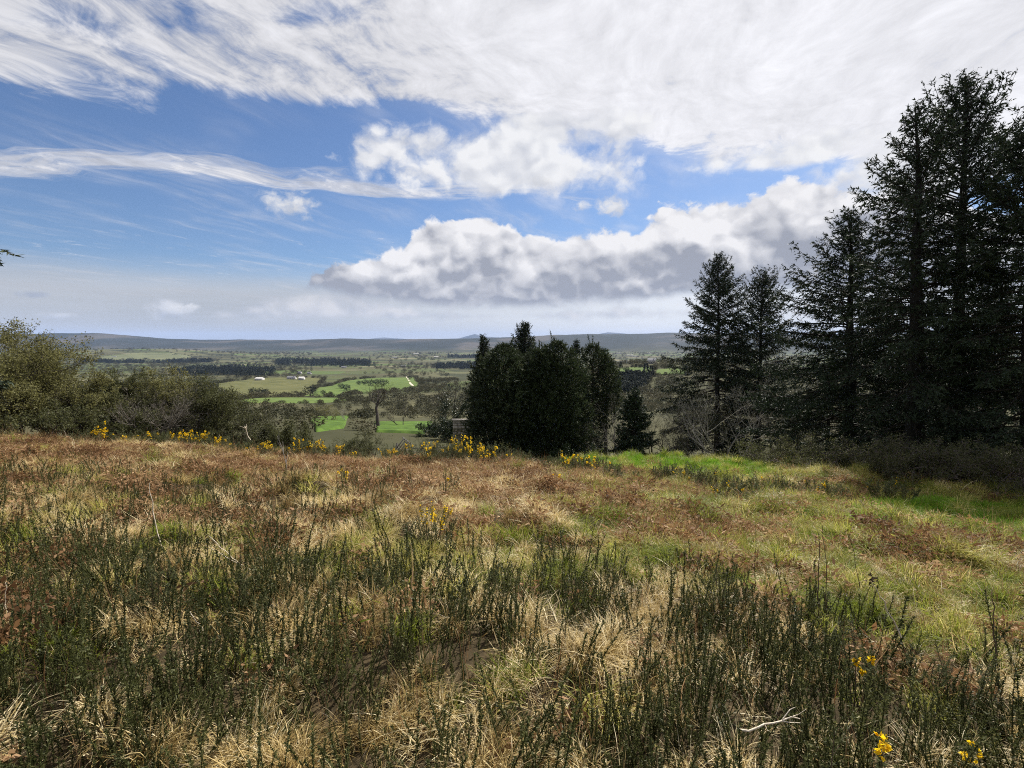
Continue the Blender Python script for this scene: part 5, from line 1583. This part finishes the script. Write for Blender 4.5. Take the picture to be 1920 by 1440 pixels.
def farmhouse(u, v, px, label, seed=1, shed=False, group='far white houses in the valley'):
    r = np.random.default_rng(seed); x, y = on_ground(u, v); z = H(x, y) - .3
    w = max(px / 960 * y, 9.0); d = 7.0 if not shed else 16.0; h = 4.2 if not shed else 5.0; rh = 2.6 if not shed else 2.0
    root = thing('farmhouse' if not shed else 'farm_shed', (x, y, z), label, 'house' if not shed else 'shed', group, r.normal(0, .25))
    g = Geo(); box(g, (0, 0, h / 2), (w, d, h))
    g.add([(-w / 2, -d / 2, h), (-w / 2, d / 2, h), (-w / 2, 0, h + rh), (w / 2, -d / 2, h), (w / 2, d / 2, h), (w / 2, 0, h + rh)], [(0, 2, 1), (3, 4, 5)])
    obj('wall', g.mesh('wall'), MAT['render_white'], root)
    g = Geo(); o = .3
    g.add([(-w / 2 - o, -d / 2 - o, h - .1), (w / 2 + o, -d / 2 - o, h - .1), (w / 2 + o, 0, h + rh + .15), (-w / 2 - o, 0, h + rh + .15), (w / 2 + o, d / 2 + o, h - .1), (-w / 2 - o, d / 2 + o, h - .1)],
          [(0, 1, 2), (0, 2, 3), (3, 2, 4), (3, 4, 5)])
    obj('roof', g.mesh('roof'), MAT['render_white' if shed else 'slate'], root)
    if not shed:
        g = Geo(); box(g, (w * .3, 0, h + rh + .5), (.9, .7, 1.6)); obj('chimney', g.mesh('chimney'), MAT['render_white'], root)
        for q in (-.3, 0, .3):
            g = Geo(); box(g, (w * q, -d / 2 - .02, h * .5), (1.2, .06, 1.4)); obj('window', g.mesh('window'), MAT['dark_glass'], root)


FH = [(547, 712, 16, 'long white farmhouse above the bright green field', False), (566, 713, 9, 'low white building right of the long farmhouse', True),
      (487, 714, 12, 'grey-white shed in the rough grazing', True), (562, 701, 7, 'white cottage above the long farmhouse', False), (580, 702, 8, 'white house right of the cottage', False),
      (645, 690, 9, 'white house below the dark plantation', False), (636, 680, 7, 'small white house beside the plantation', False), (757, 688, 8, 'white house far right of the plantation', False),
      (818, 670, 8, 'white shed near the foot of the ridge', True), (740, 671, 8, 'pale shed in the middle of the far plain', True),
      (1180, 667, 16, 'largest white shed of the far town', True), (1192, 669, 10, 'white shed next to the largest in the far town', True), (1160, 663, 12, 'pale shed at the left of the far town', True),
      (1140, 669, 8, 'white shed just right of the cypress clump', True), (1215, 663, 9, 'small pale shed at the right of the far town', True), (1222, 682, 5, 'small white cottage beyond the hill field', False),
      (214, 670, 8, 'white farmhouse on the low hill at left', False), (780, 664, 10, 'pale shed left in the far plain below the ridge', True)]
for i, (u, v, p, lab, sh) in enumerate(FH): farmhouse(u, v, p, lab, 600 + i, sh)


def track():
    # the pale farm track climbing beside the bright field
    px = [(762, 707), (766, 713), (769, 720), (776, 727)]
    P = np.array([on_ground(u, v) for u, v in px]); t = np.linspace(0, 1, 20)
    Q = np.column_stack([np.interp(t, np.linspace(0, 1, len(P)), P[:, i]) for i in (0, 1)])
    W_ = 1.5
    V = np.concatenate([Q + [-W_, 0], Q + [W_, 0]]); z = height(V[:, 0], V[:, 1]) + 1.0
    n = len(Q); a = np.arange(n - 1); T = np.concatenate([np.stack([a, a + n, a + n + 1], -1), np.stack([a, a + n + 1, a + 1], -1)])
    obj('farm_track', mesh('farm_track', np.column_stack([V, z]), T), field_green('track_gravel', (.40, .36, .28), (.55, .50, .40), .2), kind='structure', label='pale farm track beside the bright field')


track()
